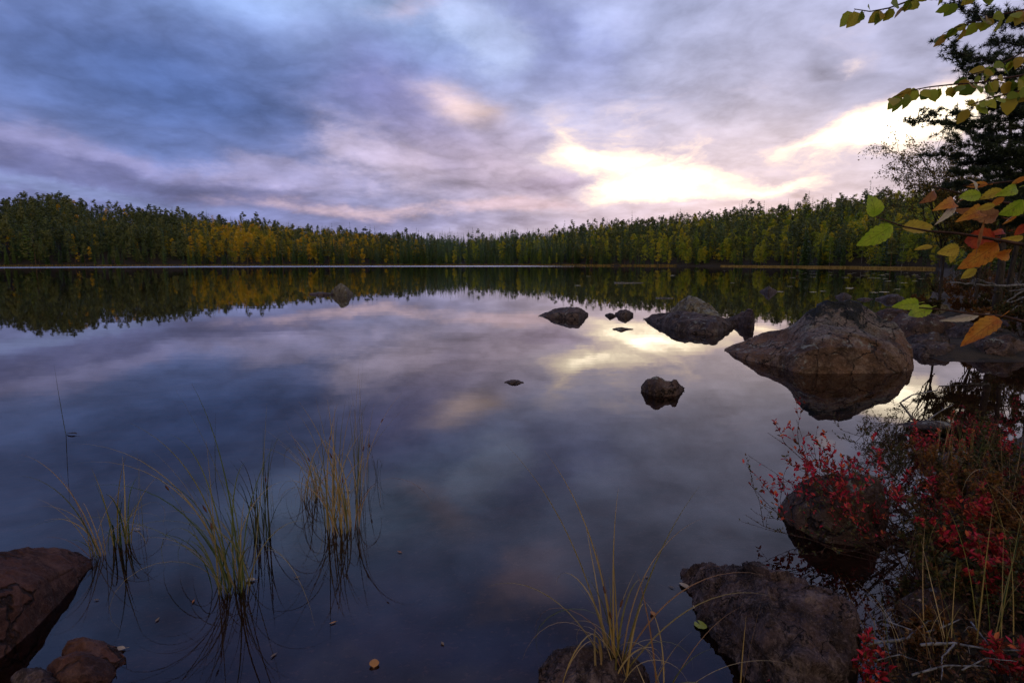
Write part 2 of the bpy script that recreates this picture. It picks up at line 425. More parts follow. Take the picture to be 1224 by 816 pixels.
def build_water():
    m, n, out = new_mat('still_lake_water')
    tc = n.node('ShaderNodeTexCoord').outputs['Object']; X, Y, Z = n.sep(tc)
    r = n.m('SQRT', n.m('ADD', n.m('MULTIPLY', X, X), n.m('MULTIPLY', Y, Y)))
    wv = n.noise(n.vm('MULTIPLY', tc, (.55, 1.3, 1)), 1.0, 3, .5)['Fac']
    w2 = n.noise(n.vm('MULTIPLY', tc, (2.2, 3.2, 1)), 1.0, 2, .5)['Fac']
    h = n.m('ADD', n.m('MULTIPLY', wv, .016), n.m('MULTIPLY', w2, .0022))
    bm_ = n.node('ShaderNodeBump'); bm_.inputs['Strength'].default_value = .075; bm_.inputs['Distance'].default_value = 1.0
    n.put(bm_.inputs['Height'], h)
    # wind-ruffled strip off the far western shore
    band = n.m('MULTIPLY', n.ss(n.m('ADD', r, n.m('MULTIPLY', n.m('SUBTRACT', wv, .5), 10)), 186, 196), n.ss(X, 40, -5))
    gl = n.node('ShaderNodeBsdfGlossy'); n.put(gl.inputs['Roughness'], n.m('ADD', .012, n.m('MULTIPLY', band, .26)))
    gl.inputs['Color'].default_value = (1, 1, 1, 1); n.put(gl.inputs['Normal'], bm_.outputs[0])
    tr = n.node('ShaderNodeBsdfTransparent'); tr.inputs[0].default_value = (.72, .54, .42, 1)
    fr = n.node('ShaderNodeFresnel'); fr.inputs[0].default_value = 1.40; n.put(fr.inputs['Normal'], bm_.outputs[0])
    mx = n.node('ShaderNodeMixShader'); n.put(mx.inputs[0], fr.outputs[0])
    m.node_tree.links.new(tr.outputs[0], mx.inputs[1]); m.node_tree.links.new(gl.outputs[0], mx.inputs[2])
    m.node_tree.links.new(mx.outputs[0], out.inputs[0])
    b = bmesh.new(); bmesh.ops.create_circle(b, cap_ends=True, radius=420, segments=96)
    me = bpy.data.meshes.new('water'); b.to_mesh(me); b.free(); me.materials.append(m)
    tag(link('water', me), kind='structure')
build_water()

# ------------------------------------------------------------------ forest on the far shores
def spruce_np(levels, per, seed, H=15.0):
    g = np.random.default_rng(seed); V = []; F = []
    wide = g.uniform(1.7, 2.3)
    for i in range(levels):
        t = i / (levels - 1); z = 0.35 + (H - 0.35) * t ** 0.92
        rad = wide * (1 - t) ** 0.85 + .10
        for j in range(per):
            a = 2 * math.pi * (j + g.uniform(0, 1)) / per + i * 1.3; rr = rad * g.uniform(.6, 1.15); w = .22 + .30 * rr / 2
            c, s = math.cos(a), math.sin(a); zz = z + g.uniform(-.3, .3); dr = -.30 * rr
            b = len(V)
            V += [(-s * .05, c * .05, zz), (c * rr * .55 - s * w, s * rr * .55 + c * w, zz + dr * .5 - .12), (c * rr, s * rr, zz + dr + .10 * rr),
                  (c * rr * .55 + s * w, s * rr * .55 - c * w, zz + dr * .5 - .12), (c * rr * .6, s * rr * .6, zz + dr * .45 - .45 * min(rr, 1))]
            F += [(b, b + 1, b + 2), (b, b + 2, b + 3), (b, b + 4, b + 2)]
    b = len(V); V += [(.08, 0, H - .6), (-.08, .05, H - .6), (0, 0, H + .7)]; F.append((b, b + 1, b + 2))
    return np.array(V), np.array(F)
def clumps_np(centres, n, size, leaf, seed, flat=.7):
    g = np.random.default_rng(seed); V = []; F = []
    for (cx, cy, cz, cr) in centres:
        for k in range(n):
            d = g.normal(size=3); d /= np.linalg.norm(d); rr = cr * g.uniform(.35, 1.0) ** .6
            p = np.array([cx, cy, cz]) + d * rr * np.array([1, 1, flat])
            e1 = g.normal(size=3); e1 /= np.linalg.norm(e1); e2 = np.cross(e1, g.normal(size=3)); e2 /= np.linalg.norm(e2) + 1e-9
            s = leaf * g.uniform(.5, 1.2); b = len(V)
            V += [tuple(p - e1 * s), tuple(p + e1 * s), tuple(p + e2 * s * 1.2)]; F.append((b, b + 1, b + 2))
    return np.array(V), np.array(F)
def pine_np(nc, n, seed, H=15.0, leaf=.30):
    g = np.random.default_rng(seed); cs = []
    z0 = H * g.uniform(.32, .5)
    for i in range(nc):
        t = g.uniform(0, 1); z = z0 + (H - z0 - .5) * t; sp = (1.9 * (1 - t) ** .6 + .35) * g.uniform(.35, 1); a = g.uniform(0, 6.3)
        cs.append((math.cos(a) * sp, math.sin(a) * sp, z, g.uniform(.45, .85)))
    cs.append((0, 0, H - .2, .5))
    return clumps_np(cs, n, 1, leaf, seed + 1, .6)
def birch_np(nc, n, seed, H=12.0, leaf=.24):
    g = np.random.default_rng(seed); cs = []
    w = g.uniform(1.3, 1.9)
    for i in range(nc):
        t = g.uniform(0, 1); z = H * (.16 + .80 * t); sp = w * (math.sin(math.pi * min(.12 + .88 * t, .99)) ** .7) * g.uniform(.2, 1); a = g.uniform(0, 6.3)
        cs.append((math.cos(a) * sp, math.sin(a) * sp, z, g.uniform(.5, .9)))
    cs.append((0, 0, H - .3, .5))
    return clumps_np(cs, n, 1, leaf, seed + 1, .9)
def trunk_mb(H, r, lean=0.2, limbs=0):
    mb = MB(); l = (rng.uniform(-lean, lean), rng.uniform(-lean, lean))
    mb.tube([(l[0] * t * t, l[1] * t * t, -0.4 + (H + .4) * t) for t in (0, .25, .5, .75, 1)], r, r * .2, 6)
    for k in range(limbs):
        z = H * rng.uniform(.35, .9); a = rng.uniform(0, 6.3); L = rng.uniform(.6, 1.5)
        mb.tube([(0, 0, z), (math.cos(a) * L, math.sin(a) * L, z + .35 * L)], r * .25, r * .08, 4)
    return mb
NEEDLE = [(.024, .050, .014, 1), (.066, .112, .024, 1), (.15, .195, .034, 1)]
PINEC = [(.032, .048, .014, 1), (.085, .098, .024, 1), (.17, .16, .034, 1)]
GOLD = [(.13, .15, .016, 1), (.34, .27, .018, 1), (.60, .38, .016, 1), (.50, .24, .014, 1)]
LIME = [(.09, .14, .016, 1), (.22, .26, .02, 1), (.42, .37, .022, 1), (.56, .38, .02, 1)]
KINDS = {
    'spruce': dict(col=NEEDLE, tr=.12), 'pine': dict(col=PINEC, tr=.12), 'gold': dict(col=GOLD, tr=.4), 'lime': dict(col=LIME, tr=.4)}
for k, d in KINDS.items():
    M[k + '_one'] = leaf_mat(k + '_foliage', d['col'], 'object', d['tr'])
    M[k + '_mass'] = leaf_mat(k + '_foliage_mass', d['col'], 'attr', d['tr'])
def np_mesh(name, V, F, mat, tint=None):
    me = bpy.data.meshes.new(name); nv, nf = len(V), len(F)
    me.vertices.add(nv); me.vertices.foreach_set('co', np.asarray(V, np.float32).ravel())
    me.loops.add(nf * 3); me.loops.foreach_set('vertex_index', np.asarray(F, np.int32).ravel())
    me.polygons.add(nf); me.polygons.foreach_set('loop_start', np.arange(0, nf * 3, 3, dtype=np.int32)); me.polygons.foreach_set('loop_total', np.full(nf, 3, np.int32))
    for m in (mat if isinstance(mat, list) else [mat]): me.materials.append(m)
    if tint is not None:
        at_ = me.attributes.new('tint', 'FLOAT', 'POINT'); at_.data.foreach_set('value', np.asarray(tint, np.float32))
    me.update(calc_edges=True); return me

BIRCH_PATCH = [(300, 60, 'gold', .9), (250, 40, 'gold', .5), (370, 70, 'gold', .6), (120, 50, 'gold', .10), (440, 60, 'gold', .35), (560, 60, 'lime', .08),
               (830, 70, 'lime', .62), (930, 60, 'lime', .58), (740, 60, 'lime', .32), (1010, 60, 'lime', .55), (650, 50, 'lime', .22), (1100, 80, 'lime', .5)]
def pick_kind(az, depth):
    u = 612 + FPX * math.tan(az); x = rng.random()
    pb = .03; kind = 'gold' if u < 520 else 'lime'
    for (pu, w, k, p) in BIRCH_PATCH: pb = max(pb, p * math.exp(-((u - pu) / w) ** 2))
    if kind == 'gold': pb *= 1.0 if 12 < depth < 90 else .45
    else: pb *= .85 if depth < 100 else .4
    if x < pb: return kind
    pp = .60 if u < 230 else (.10 if 480 < u < 680 else .38)
    return 'pine' if rng.random() < pp else 'spruce'
def scatter_forest():
    spots = []
    tries = 0
    while len(spots) < 13000 and tries < 90000:
        tries += 1
        az = R(rng.uniform(-48, 47))
        D = shore_r(math.degrees(az)) if az < R(36.8) else 60.0
        dep = 2 + 138 * rng.random() ** 1.05 if az < R(36.8) else 150 * rng.random()
        r = D + dep; x, y = r * math.sin(az), r * math.cos(az)
        spots.append((x, y, az, dep))
    P = np.array([(s[0], s[1]) for s in spots]); sd = lake_sd(P[:, 0], P[:, 1]); z = ground(P[:, 0], P[:, 1], sd)
    keep = []
    grid = {}
    for (x, y, az, dep), d, zz in zip(spots, sd, z):
        if d < 2.0: continue
        c = (int(x // 1.6), int(y // 1.6))
        if c in grid: continue
        grid[c] = 1; keep.append((x, y, float(zz), az, float(d)))
    return keep
FOREST = scatter_forest()
def side_of(az):
    u = 612 + FPX * math.tan(az)
    return 0 if u < 440 else (1 if u < 700 else 2)
SIDE = ['below the left hillside', 'on the low middle shore', 'below the right hill']
LOOK = {'spruce': ('dark narrow spruce', 'spruce tree'), 'pine': ('dull green pine with open crown', 'pine tree'),
        'gold': ('golden yellow birch', 'birch tree'), 'lime': ('yellow green birch', 'birch tree')}
def build_forest():
    protos = {}
    for k in KINDS:
        L = []
        for s in range(5):
            if k == 'spruce': V, F = spruce_np(26, 8, 100 + s); H = 15; r = .16
            elif k == 'pine': V, F = pine_np(34, 26, 200 + s); H = 15; r = .17
            else: V, F = birch_np(34, 26, 300 + s); H = 12; r = .10
            crown = np_mesh('crown', V, F, M[k + '_one'])
            bark = M['birch_bark'] if k in ('gold', 'lime') else (M['pine_bark'] if k == 'pine' else M['bark'])
            trunk = trunk_mb(H * .97, r, .25, 5 if k == 'pine' else 2).mesh('trunk', bark)
            L.append((trunk, crown))
        protos[k] = L
    order = sorted(range(len(FOREST)), key=lambda i: FOREST[i][4] + rng.uniform(0, 8))
    single = set(order[:280])
    mass = {k: ([], [], [], 0) for k in KINDS}
    VV = []; FF = []; TT = []; MI = []; base = 0
    light = {k: [spruce_np(15, 6, 500 + s) if k == 'spruce' else pine_np(24, 18, 600 + s, leaf=.34) if k == 'pine' else birch_np(22, 19, 700 + s, leaf=.29) for s in range(6)] for k in KINDS}
    kidx = {k: i for i, k in enumerate(KINDS)}
    for i, (x, y, z, az, d) in enumerate(FOREST):
        k = pick_kind(az, d); sc_ = (rng.uniform(.40, .72) * (1 + .16 * math.sin(x * .11 + 2 * math.sin(y * .07))) + (.20 if rng.random() < .08 else 0)) if k in ('spruce', 'pine') else rng.uniform(.45, .82)
        if az > R(36.8): sc_ *= .8
        if d < 10: sc_ *= rng.uniform(.5, 1.0)
        if i in single:
            look, cat = LOOK[k]; s = side_of(az)
            name = cat.replace(' ', '_')
            root = empty(name, (x, y, z), f'{look} at the waterline {SIDE[s]}', cat, f'{look} trees at the waterline {SIDE[s]}', rng.uniform(0, 6.28))
            fat = sc_ * rng.uniform(.85, 1.15) * (1.0 if k == 'spruce' else 1.2); root.scale = (fat, fat, sc_)
            t, c = rng.choice(protos[k])
            link('trunk', t, root); link('crown', c, root)
        else:
            V, F = light[k][rng.randrange(6)]; a = rng.uniform(0, 6.28); ca, sa = math.cos(a) * sc_, math.sin(a) * sc_
            fat = rng.uniform(.85, 1.1) * (1.0 if k == 'spruce' else 1.22); W = np.empty_like(V); W[:, 0] = (V[:, 0] * ca - V[:, 1] * sa) * fat + x; W[:, 1] = (V[:, 0] * sa + V[:, 1] * ca) * fat + y; W[:, 2] = V[:, 2] * sc_ + z
            VV.append(W); FF.append(F + base); base += len(V); TT.append(np.full(len(V), rng.random())); MI.append(np.full(len(F), kidx[k]))
    me = np_mesh('forest', np.concatenate(VV), np.concatenate(FF), [M[k + '_mass'] for k in KINDS], np.concatenate(TT))
    me.polygons.foreach_set('material_index', np.concatenate(MI).astype(np.int32))
    tag(link('forest', me), 'dense mixed wood of spruce, pine and autumn birch covering the hills', 'forest', kind='stuff')
build_forest()

M['reed'] = leaf_mat('dry_sedge', [(.16, .10, .03, 1), (.28, .18, .05, 1), (.36, .25, .09, 1)], 'island', .3)
def build_shore_fringe():
    """sedge and low scrub standing along the far waterline"""
    def blades(a0, a1, n, depth, h, lo):
        V = []; F = []
        for i in range(n):
            a = rng.uniform(a0, a1); r = shore_r(a) + rng.uniform(lo, lo + depth)
            x, y = r * math.sin(R(a)), r * math.cos(R(a)); hh = h * rng.uniform(.5, 1.2); w = .18; t = rng.uniform(-.25, .25)
            b = len(V); V += [(x - w, y, -.05), (x + w, y, -.05), (x + t, y + rng.uniform(-.2, .2), hh)]; F.append((b, b + 1, b + 2))
        return np.array(V), np.array(F)
    V, F = blades(20, 36.4, 9000, 5, .42, -4)
    tag(link('sedge_belt', np_mesh('sedge_belt', V, F, M['reed'])), 'straw coloured sedge belt along the far right waterline', 'sedge', kind='stuff')
    V, F = blades(-46, 16, 5000, 3, .7, -1.5)
    tag(link('shore_grass', np_mesh('shore_grass', V, F, leaf_mat('shore_grass', [(.05, .05, .015, 1), (.15, .10, .025, 1), (.28, .15, .03, 1)], 'island', .3))), 'rusty low grass fringe along the far left waterline', 'grass', kind='stuff')
build_shore_fringe()
# ------------------------------------------------------------------ rocks
M['rock_big'] = rock_mat('lichened_granite', (.034, .019, .012, 1), (.135, .070, .040, 1), (.21, .14, .10, 1), .3, .98)
M['rock_warm'] = rock_mat('warm_granite', (.024, .014, .011, 1), (.085, .046, .031, 1), (.14, .095, .075, 1), .1)
M['rock_red'] = rock_mat('reddish_granite', (.028, .011, .008, 1), (.110, .040, .023, 1), (.15, .075, .055, 1), 0)
M['rock_grey'] = rock_mat('grey_gneiss', (.018, .011, .008, 1), (.075, .047, .036, 1), (.145, .105, .086, 1), .1)
M['rock_moss'] = rock_mat('mossy_stone', (.04, .028, .014, 1), (.14, .10, .050, 1), (.27, .24, .16, 1), .6)
M['rock_purple'] = rock_mat('rough_purple_rock', (.012, .007, .006, 1), (.095, .056, .048, 1), (.24, .165, .14, 1), .0, scale=2.2)

def rock(name, label, st, depth, mat, ridge=1.0, seed=1, rough=1.0, nx=70, nt=46, group=None, z0=0.0, steep=.6, ledge=False):
    """a boulder from its stations across: (bearing pixel, top, waterline); depth = half depth over width, ridge = where the crest lies front(0)-back(2)"""
    us = np.array([s[0] for s in st], float); vt = np.array([s[1] for s in st], float); vf = np.array([s[2] for s in st], float)
    L = (at(us[-1], vf[-1], z0) - at(us[0], vf[0], z0)).length; D0 = depth * L
    mid = at(us.mean(), vf.max(), z0); V = []
    sd_ = Vector((seed * 3.7, seed * 1.3, seed * 7.1))
    ks = np.array([-.14, 0, .22 * ridge, .6 * ridge, ridge, ridge + (2 - ridge) * .5, 2.0, 2.15])
    hs = np.array([-.5, 0, steep, .5 + .5 * steep, 1.0, .78, 0, -.5])
    if ledge:                                      # low front block, a shelf, then the higher mound behind
        ks = np.array([-.14, 0, .08, .28, .60, .95, 1.4, 2.0, 2.15]); hs = np.array([-.5, 0, .40, .56, .63, 1.0, .8, 0, -.5])
    tt = np.linspace(0, 1, len(ks))
    amp = .055 * L * rough
    for i in range(nx + 1):
        q = i / nx; qq = .5 - .5 * math.cos(math.pi * q) if q not in (0, 1) else q
        u = us[0] + (us[-1] - us[0]) * qq
        v0 = float(np.interp(u, us, vt)); f = float(np.interp(u, us, vf))
        s = 2 * qq - 1; D = max(D0 * math.sqrt(max(1 - s * s, 0)), .02 * D0)
        pf = at(u, f, z0); k = (pf.y + D * ridge) / pf.y
        zt = max(at_y(u, min(v0, f - .4), pf.y + D * ridge).z - z0, .01)
        for j in range(nt + 1):
            t = j / nt
            yy = pf.y + D * float(np.interp(t, tt, ks)); h = float(np.interp(t, tt, hs))
            z = z0 + (h * zt if h >= 0 else h * max(.5 * D0, zt, .12))
            V.append(Vector((pf.x * yy / pf.y, yy, z)))
    nt1 = nt + 1
    # soften, then break the surface into facets and grain
    A = np.array([tuple(p) for p in V]).reshape(nx + 1, nt1, 3)
    for _ in range(2):
        B = A.copy(); B[1:-1, 1:-1] = .5 * A[1:-1, 1:-1] + .125 * (A[:-2, 1:-1] + A[2:, 1:-1] + A[1:-1, :-2] + A[1:-1, 2:]); A = B
    N = np.cross(np.gradient(A, axis=1), np.gradient(A, axis=0)); N /= np.linalg.norm(N, axis=2, keepdims=True) + 1e-9
    org = Vector((float(mid.x), float(mid.y + D0), 0))
    sc_ = 1.0 / L
    for i in range(nx + 1):
        for j in range(nt1):
            p = (Vector(A[i, j]) - org) * sc_ + sd_
            d = mnoise.fractal(p * 2.2, 1.0, 2.0, 3) * .9
            pw = p * 3.1 + Vector((d, d, d)) * .2
            vd, vp = mnoise.voronoi(pw)
            d += (vd[1] - vd[0] - .25) * .55
            d += (pw - vp[0]).dot(mnoise.noise_vector(vp[0] * 5.13)) * 1.5
            d += (abs(mnoise.noise(p * 8.0)) - .25) * -.7 + mnoise.fractal(p * 17, .7, 2.1, 5) * .30
            e = min(1.0, 4.0 * i / nx, 4.0 * (nx - i) / nx)
            A[i, j] += N[i, j] * d * amp * (.25 + .75 * e) * .55
    V = (A.reshape(-1, 3) - np.array(tuple(org))).tolist()
    F = [(i * nt1 + j, (i + 1) * nt1 + j, (i + 1) * nt1 + j + 1, i * nt1 + j + 1) for i in range(nx) for j in range(nt)]
    F = [f[::-1] for f in F]
    F.append(tuple(j for j in range(nt1))); F.append(tuple(nx * nt1 + j for j in reversed(range(nt1))))
    F += [(i * nt1, (i + 1) * nt1, (i + 1) * nt1 + nt, i * nt1 + nt) for i in range(nx)]
    me = bpy.data.meshes.new(name); me.from_pydata(V, [], F); me.materials.append(mat)
    me.polygons.foreach_set('use_smooth', [True] * len(me.polygons)); me.update()
    b = bmesh.new(); b.from_mesh(me); bmesh.ops.remove_doubles(b, verts=b.verts, dist=1e-5); bmesh.ops.recalc_face_normals(b, faces=b.faces); b.to_mesh(me); b.free()
    o = link(name, me); o.location = org
    return tag(o, label, 'rock' if name != 'boulder' else 'boulder', group)

rock('boulder', 'large brown granite boulder with black and pale lichen on its peak',
     [(866, 417, 419), (880, 411, 426), (905, 402, 433), (936, 394, 440), (948, 386, 444), (962, 371, 446), (984, 360, 447), (1003, 359, 447), (1020, 362, 447), (1034, 370, 446), (1048, 382, 446), (1061, 386, 445), (1075, 398, 444), (1086, 418, 442), (1091, 437, 440)],
     .42, M['rock_big'], 1.0, 3, .72, 210, 140, ledge=True)
rock('rock', 'long low dark slab of rock below a pointed pale stone',
     [(769, 380, 381.5), (785, 375, 388), (805, 372, 394), (830, 374, 398), (855, 376, 400), (872, 381, 394), (881, 387, 389)], .34, M['rock_grey'], 1.1, 5, 1.0, 90, 60)
rock('rock', 'pointed tan stone with a pale mossy top rising behind the dark slab',
     [(799, 375, 378), (811, 361, 381), (822, 352, 383), (833, 355, 384), (846, 365, 385), (861, 377, 386)], .40, M['rock_moss'], .9, 8, 1.0, 70, 50)
rock('rock', 'small dark angular rock between the pointed stone and the large boulder',
     [(866, 382, 385), (882, 375, 388), (893, 369, 391), (898, 371, 392), (902, 384, 389)], .4, M['rock_warm'], 1.0, 9, 1.2)
rock('rock', 'smooth grey low rock alone near the tree reflection in mid lake',
     [(644, 377, 378), (660, 371, 380), (680, 367, 382), (692, 368, 382), (703, 374, 377)], .42, M['rock_grey'], 1.0, 10, .8)
rock('rock', 'small dark rounded rock, larger of a touching pair in mid lake',
     [(735, 374, 376), (740, 370.5, 378), (748, 369, 379), (757, 374, 377.5)], .4, M['rock_grey'], 1.0, 12, 1.0, 40, 30)
rock('rock', 'tiny dark rock, smaller of a touching pair in mid lake',
     [(723, 376, 377), (729, 373.4, 379), (736, 376, 378)], .4, M['rock_grey'], 1.0, 13, 1.0, 36, 26)
rock('rock', 'flat sliver of rock just breaking the bright golden reflection',
     [(732, 393, 393.6), (742, 391, 395), (757, 393, 393.6)], .3, M['rock_grey'], 1.0, 14, .8, 36, 24)
rock('rock', 'tiny dark rock tip alone in the middle of open water',
     [(603, 456, 457.2), (611, 453.8, 459), (618, 454, 459), (626, 457, 457.6)], .35, M['rock_grey'], 1.0, 15, 1.0, 36, 24)
rock('rock', 'dark two-humped rock alone in front of the large boulder',
     [(766, 461, 466), (773, 452, 471), (784, 449, 474), (795, 455, 474), (808, 454, 473), (818, 463, 466)], .38, M['rock_warm'], .9, 16, 1.3, 70, 50)
rock('rock', 'small peaked rock with a pale mossy cap far out on the left',
     [(395, 350, 351.5), (402, 342, 353), (408, 338, 354), (414, 342, 355), (422, 350, 352)], .42, M['rock_moss'], .9, 17, .9, 40, 30)
rock('rock', 'low flat ledge beside the far peaked mossy rock',
     [(370, 350.6, 352), (385, 348.8, 353), (399, 350.6, 352.4)], .3, M['rock_grey'], 1.0, 18, .7, 36, 24)
rock('rock', 'small purple-grey pointed rock among the dark tree reflections',
     [(908, 347.4, 348.6), (919, 342, 351), (929, 347.6, 348.8)], .4, M['rock_grey'], 1.0, 19, .9, 36, 26)
rock('rock', 'small rounded stone showing just above the boulder peak',
     [(998, 353.6, 355), (1008, 348.8, 357), (1018, 353.6, 355)], .4, M['rock_grey'], 1.0, 20, .9, 36, 26)
rock('rock', 'low grey stone in the water farthest out beside the right bank',
     [(1046, 356.6, 358), (1060, 352, 360), (1072, 351.6, 360), (1081, 356, 358)], .4, M['rock_grey'], 1.0, 21, .9, 40, 30)
rock('rock', 'flat pale stone awash between the boulder and the right bank',
     [(1024, 357, 358), (1034, 355.4, 359), (1044, 357, 358)], .35, M['rock_grey'], 1.0, 22, .7, 36, 24)
BANK = [
    ([(1040, 376, 386), (1055, 368, 390), (1075, 367, 391), (1090, 376, 388)], 'warm brown bank rock directly right of the boulder peak', 'rock_warm'),
    ([(1062, 386, 398), (1078, 376, 402), (1100, 373, 404), (1124, 377, 403), (1136, 386, 398)], 'broad tan bank rock below the far grey stones', 'rock_warm'),
    ([(1088, 367, 375), (1105, 361, 378), (1122, 361, 378), (1134, 368, 375)], 'low mossy bank rock beside the brown heath shrubs', 'rock_moss'),
    ([(1078, 406, 412), (1095, 399, 418), (1115, 397, 420), (1134, 404, 416)], 'flat grey bank slab next to the boulder end', 'rock_grey'),
    ([(1084, 414, 420), (1102, 409, 426), (1130, 409, 427), (1152, 417, 422)], 'wet dark slab lowest on the bank at the inlet', 'rock_grey'),
    ([(1128, 396, 405), (1150, 386, 410), (1175, 385, 412), (1196, 395, 408)], 'rounded grey bank rock beneath the hanging orange leaf', 'rock_grey'),
    ([(1148, 409, 420), (1175, 401, 428), (1205, 402, 430), (1230, 413, 425)], 'long dark bank rock at the inlet under the trees', 'rock_warm'),
    ([(1188, 386, 400), (1210, 377, 405), (1240, 375, 408), (1262, 386, 402)], 'pale grey bank rock cut by the right picture edge', 'rock_grey'),
    ([(1100, 388, 394), (1114, 382, 398), (1132, 383, 398), (1144, 389, 394)], 'small brown bank rock wedged between the larger ones', 'rock_red'),
    ([(1160, 391, 398), (1176, 384, 401), (1190, 386, 401), (1200, 392, 398)], 'small mossy bank rock below the dead grey branches', 'rock_moss'),
]
for k, (st, lb, mt) in enumerate(BANK):
    p = at(sum(s[0] for s in st) / len(st), st[1][2]); zz = max(min(gz(p.x, p.y + .3), .25), 0)
    rock('rock', lb, st, .45, M[mt], 1.0, 30 + k, 1.7, 60, 44, 'rocks along the right bank')
rock('rock', 'thin flat grey stone lying in the water under a bent stick',
     [(1073, 506.5, 508), (1090, 503.5, 511), (1120, 503.5, 512), (1144, 506.5, 510)], .22, M['rock_grey'], 1.0, 43, .6, 60, 36)
rock('rock', 'pale grey stone half hidden among red shrub leaves near the flat stone',
     [(1118, 546, 553), (1133, 539, 558), (1150, 542, 560), (1168, 553, 559)], .35, M['rock_grey'], 1.0, 44, .7, 60, 36)
rock('rock', 'dark rounded rock standing in water under overhanging red shrubs',
     [(930, 606, 614), (950, 582, 632), (985, 568, 648), (1020, 564, 652), (1045, 572, 646), (1060, 602, 628)], .38, M['rock_warm'], 1.0, 45, 1.2, 100, 70)
rock('rock', 'large rough purple-brown rock with fallen orange leaves at the bottom shore',
     [(814, 686, 690), (836, 681, 738), (870, 679, 792), (905, 683, 838), (950, 692, 872), (985, 706, 868), (1010, 726, 850), (1024, 752, 815)], .30, M['rock_purple'], 1.55, 46, 2.0, 190, 130, steep=.62)
rock('rock', 'dark rock at the bottom edge behind a tuft of sedge',
     [(644, 800, 815), (662, 778, 838), (690, 769, 858), (728, 776, 860), (758, 792, 845), (776, 812, 826)], .36, M['rock_purple'], 1.2, 47, 1.5, 90, 70)
rock('rock', 'reddish brown slab leaning into the water on the left edge',
     [(-190, 664, 800), (-80, 655, 820), (-5, 660, 792), (40, 655, 752), (78, 653, 712), (97, 661, 690), (110, 668, 676)], .26, M['rock_red'], 1.5, 48, .8, 120, 80, steep=.75)
rock('rock', 'small dark wet stone, highest of three by the lower left corner',
     [(75, 781, 790), (86, 768, 800), (105, 763, 806), (130, 771, 803), (151, 785, 792)], .34, M['rock_red'], 1.0, 49, 1.0, 60, 44)
rock('rock', 'reddish stone, middle of three by the lower left corner',
     [(56, 802, 812), (75, 787, 828), (104, 782, 832), (130, 791, 817), (139, 800, 806)], .36, M['rock_red'], 1.0, 50, 1.0, 60, 44)
rock('rock', 'low dark stone, lowest of three by the lower left corner',
     [(14, 811, 820), (35, 800, 838), (55, 801, 838), (72, 813, 826)], .36, M['rock_purple'], 1.0, 51, 1.0, 50, 40)
rock('rock', 'half buried bank stone under dead branches and dark shrubs',
     [(1072, 718, 728), (1100, 704, 748), (1150, 700, 752), (1194, 714, 738)], .3, M['rock_warm'], 1.2, 52, 1.0, 70, 50)

# ------------------------------------------------------------------ sedge and grass
def ribbon(mb, base, az, L, w, lean, curl, n=9, kink=0.0):
    """one blade: rises leaning by lean and curls over towards its tip"""
    p = Vector(base); d0 = Vector((math.sin(az), math.cos(az), 0)); side = Vector((math.cos(az), -math.sin(az), 0))
    pts = []; el = math.pi / 2 - lean; st = L / n; dr = rng.uniform(-.05, .05)
    for i in range(n + 1):
        t = i / n; ww = w * (1 - .92 * t ** 1.6) * (.75 + .25 * min(1, t * 5))
        pts.append((p.copy(), ww))
        e = el - curl * t ** 1.7 - (kink if t > .7 else 0)
        d0r = (d0 + side * dr * i).normalized()
        p = p + (d0r * math.cos(e) + Vector((0, 0, 1)) * math.sin(e)) * st
    V = []; UV = []
    for i, (q, ww) in enumerate(pts):
        nrm = d0 * .35 * ww
        V += [q - side * ww * .5 + nrm, q, q + side * ww * .5 + nrm]; UV += [(0, i / n), (.5, i / n), (1, i / n)]
    F = []
    for i in range(n): a = 3 * i; F += [(a, a + 1, a + 4, a + 3), (a + 1, a + 2, a + 5, a + 4)]
    mb.add(V, F, UV); return [q for q, _ in pts]
def spike(mb, p, d, L, r):
    d = d.normalized(); mb.tube([p, p + d * L * .2, p + d * L * .55, p + d * L * .85, p + d * L], r * .5, r * .5, 6)
    k = len(mb.v) - 30
    for i, s in enumerate((.5, 1.6, 1.9, 1.3, .3)):
        c = p + d * L * (0, .2, .55, .85, 1)[i]
        for j in range(6):
            q = Vector(mb.v[k + i * 6 + j]); mb.v[k + i * 6 + j] = tuple(c + (q - c) * s)
GREEN = [(.022, .040, .009, 1), (.06, .085, .016, 1), (.13, .125, .026, 1), (.25, .165, .04, 1), (.30, .21, .085, 1)]
STRAW = [(.06, .07, .016, 1), (.17, .125, .028, 1), (.31, .19, .05, 1), (.36, .25, .11, 1), (.22, .09, .026, 1)]
DARKG = [(.012, .02, .008, 1), (.03, .042, .012, 1), (.055, .055, .016, 1), (.07, .046, .018, 1)]
M['g_green'] = leaf_mat('sedge_green', GREEN, 'island', .3); M['g_straw'] = leaf_mat('sedge_straw', STRAW, 'island', .3); M['g_dark'] = leaf_mat('sedge_dark', DARKG, 'island', .3)
M['seed'] = bark_mat('brown_sedge_spike', (.05, .022, .012, 1), (.16, .065, .03, 1), 120)
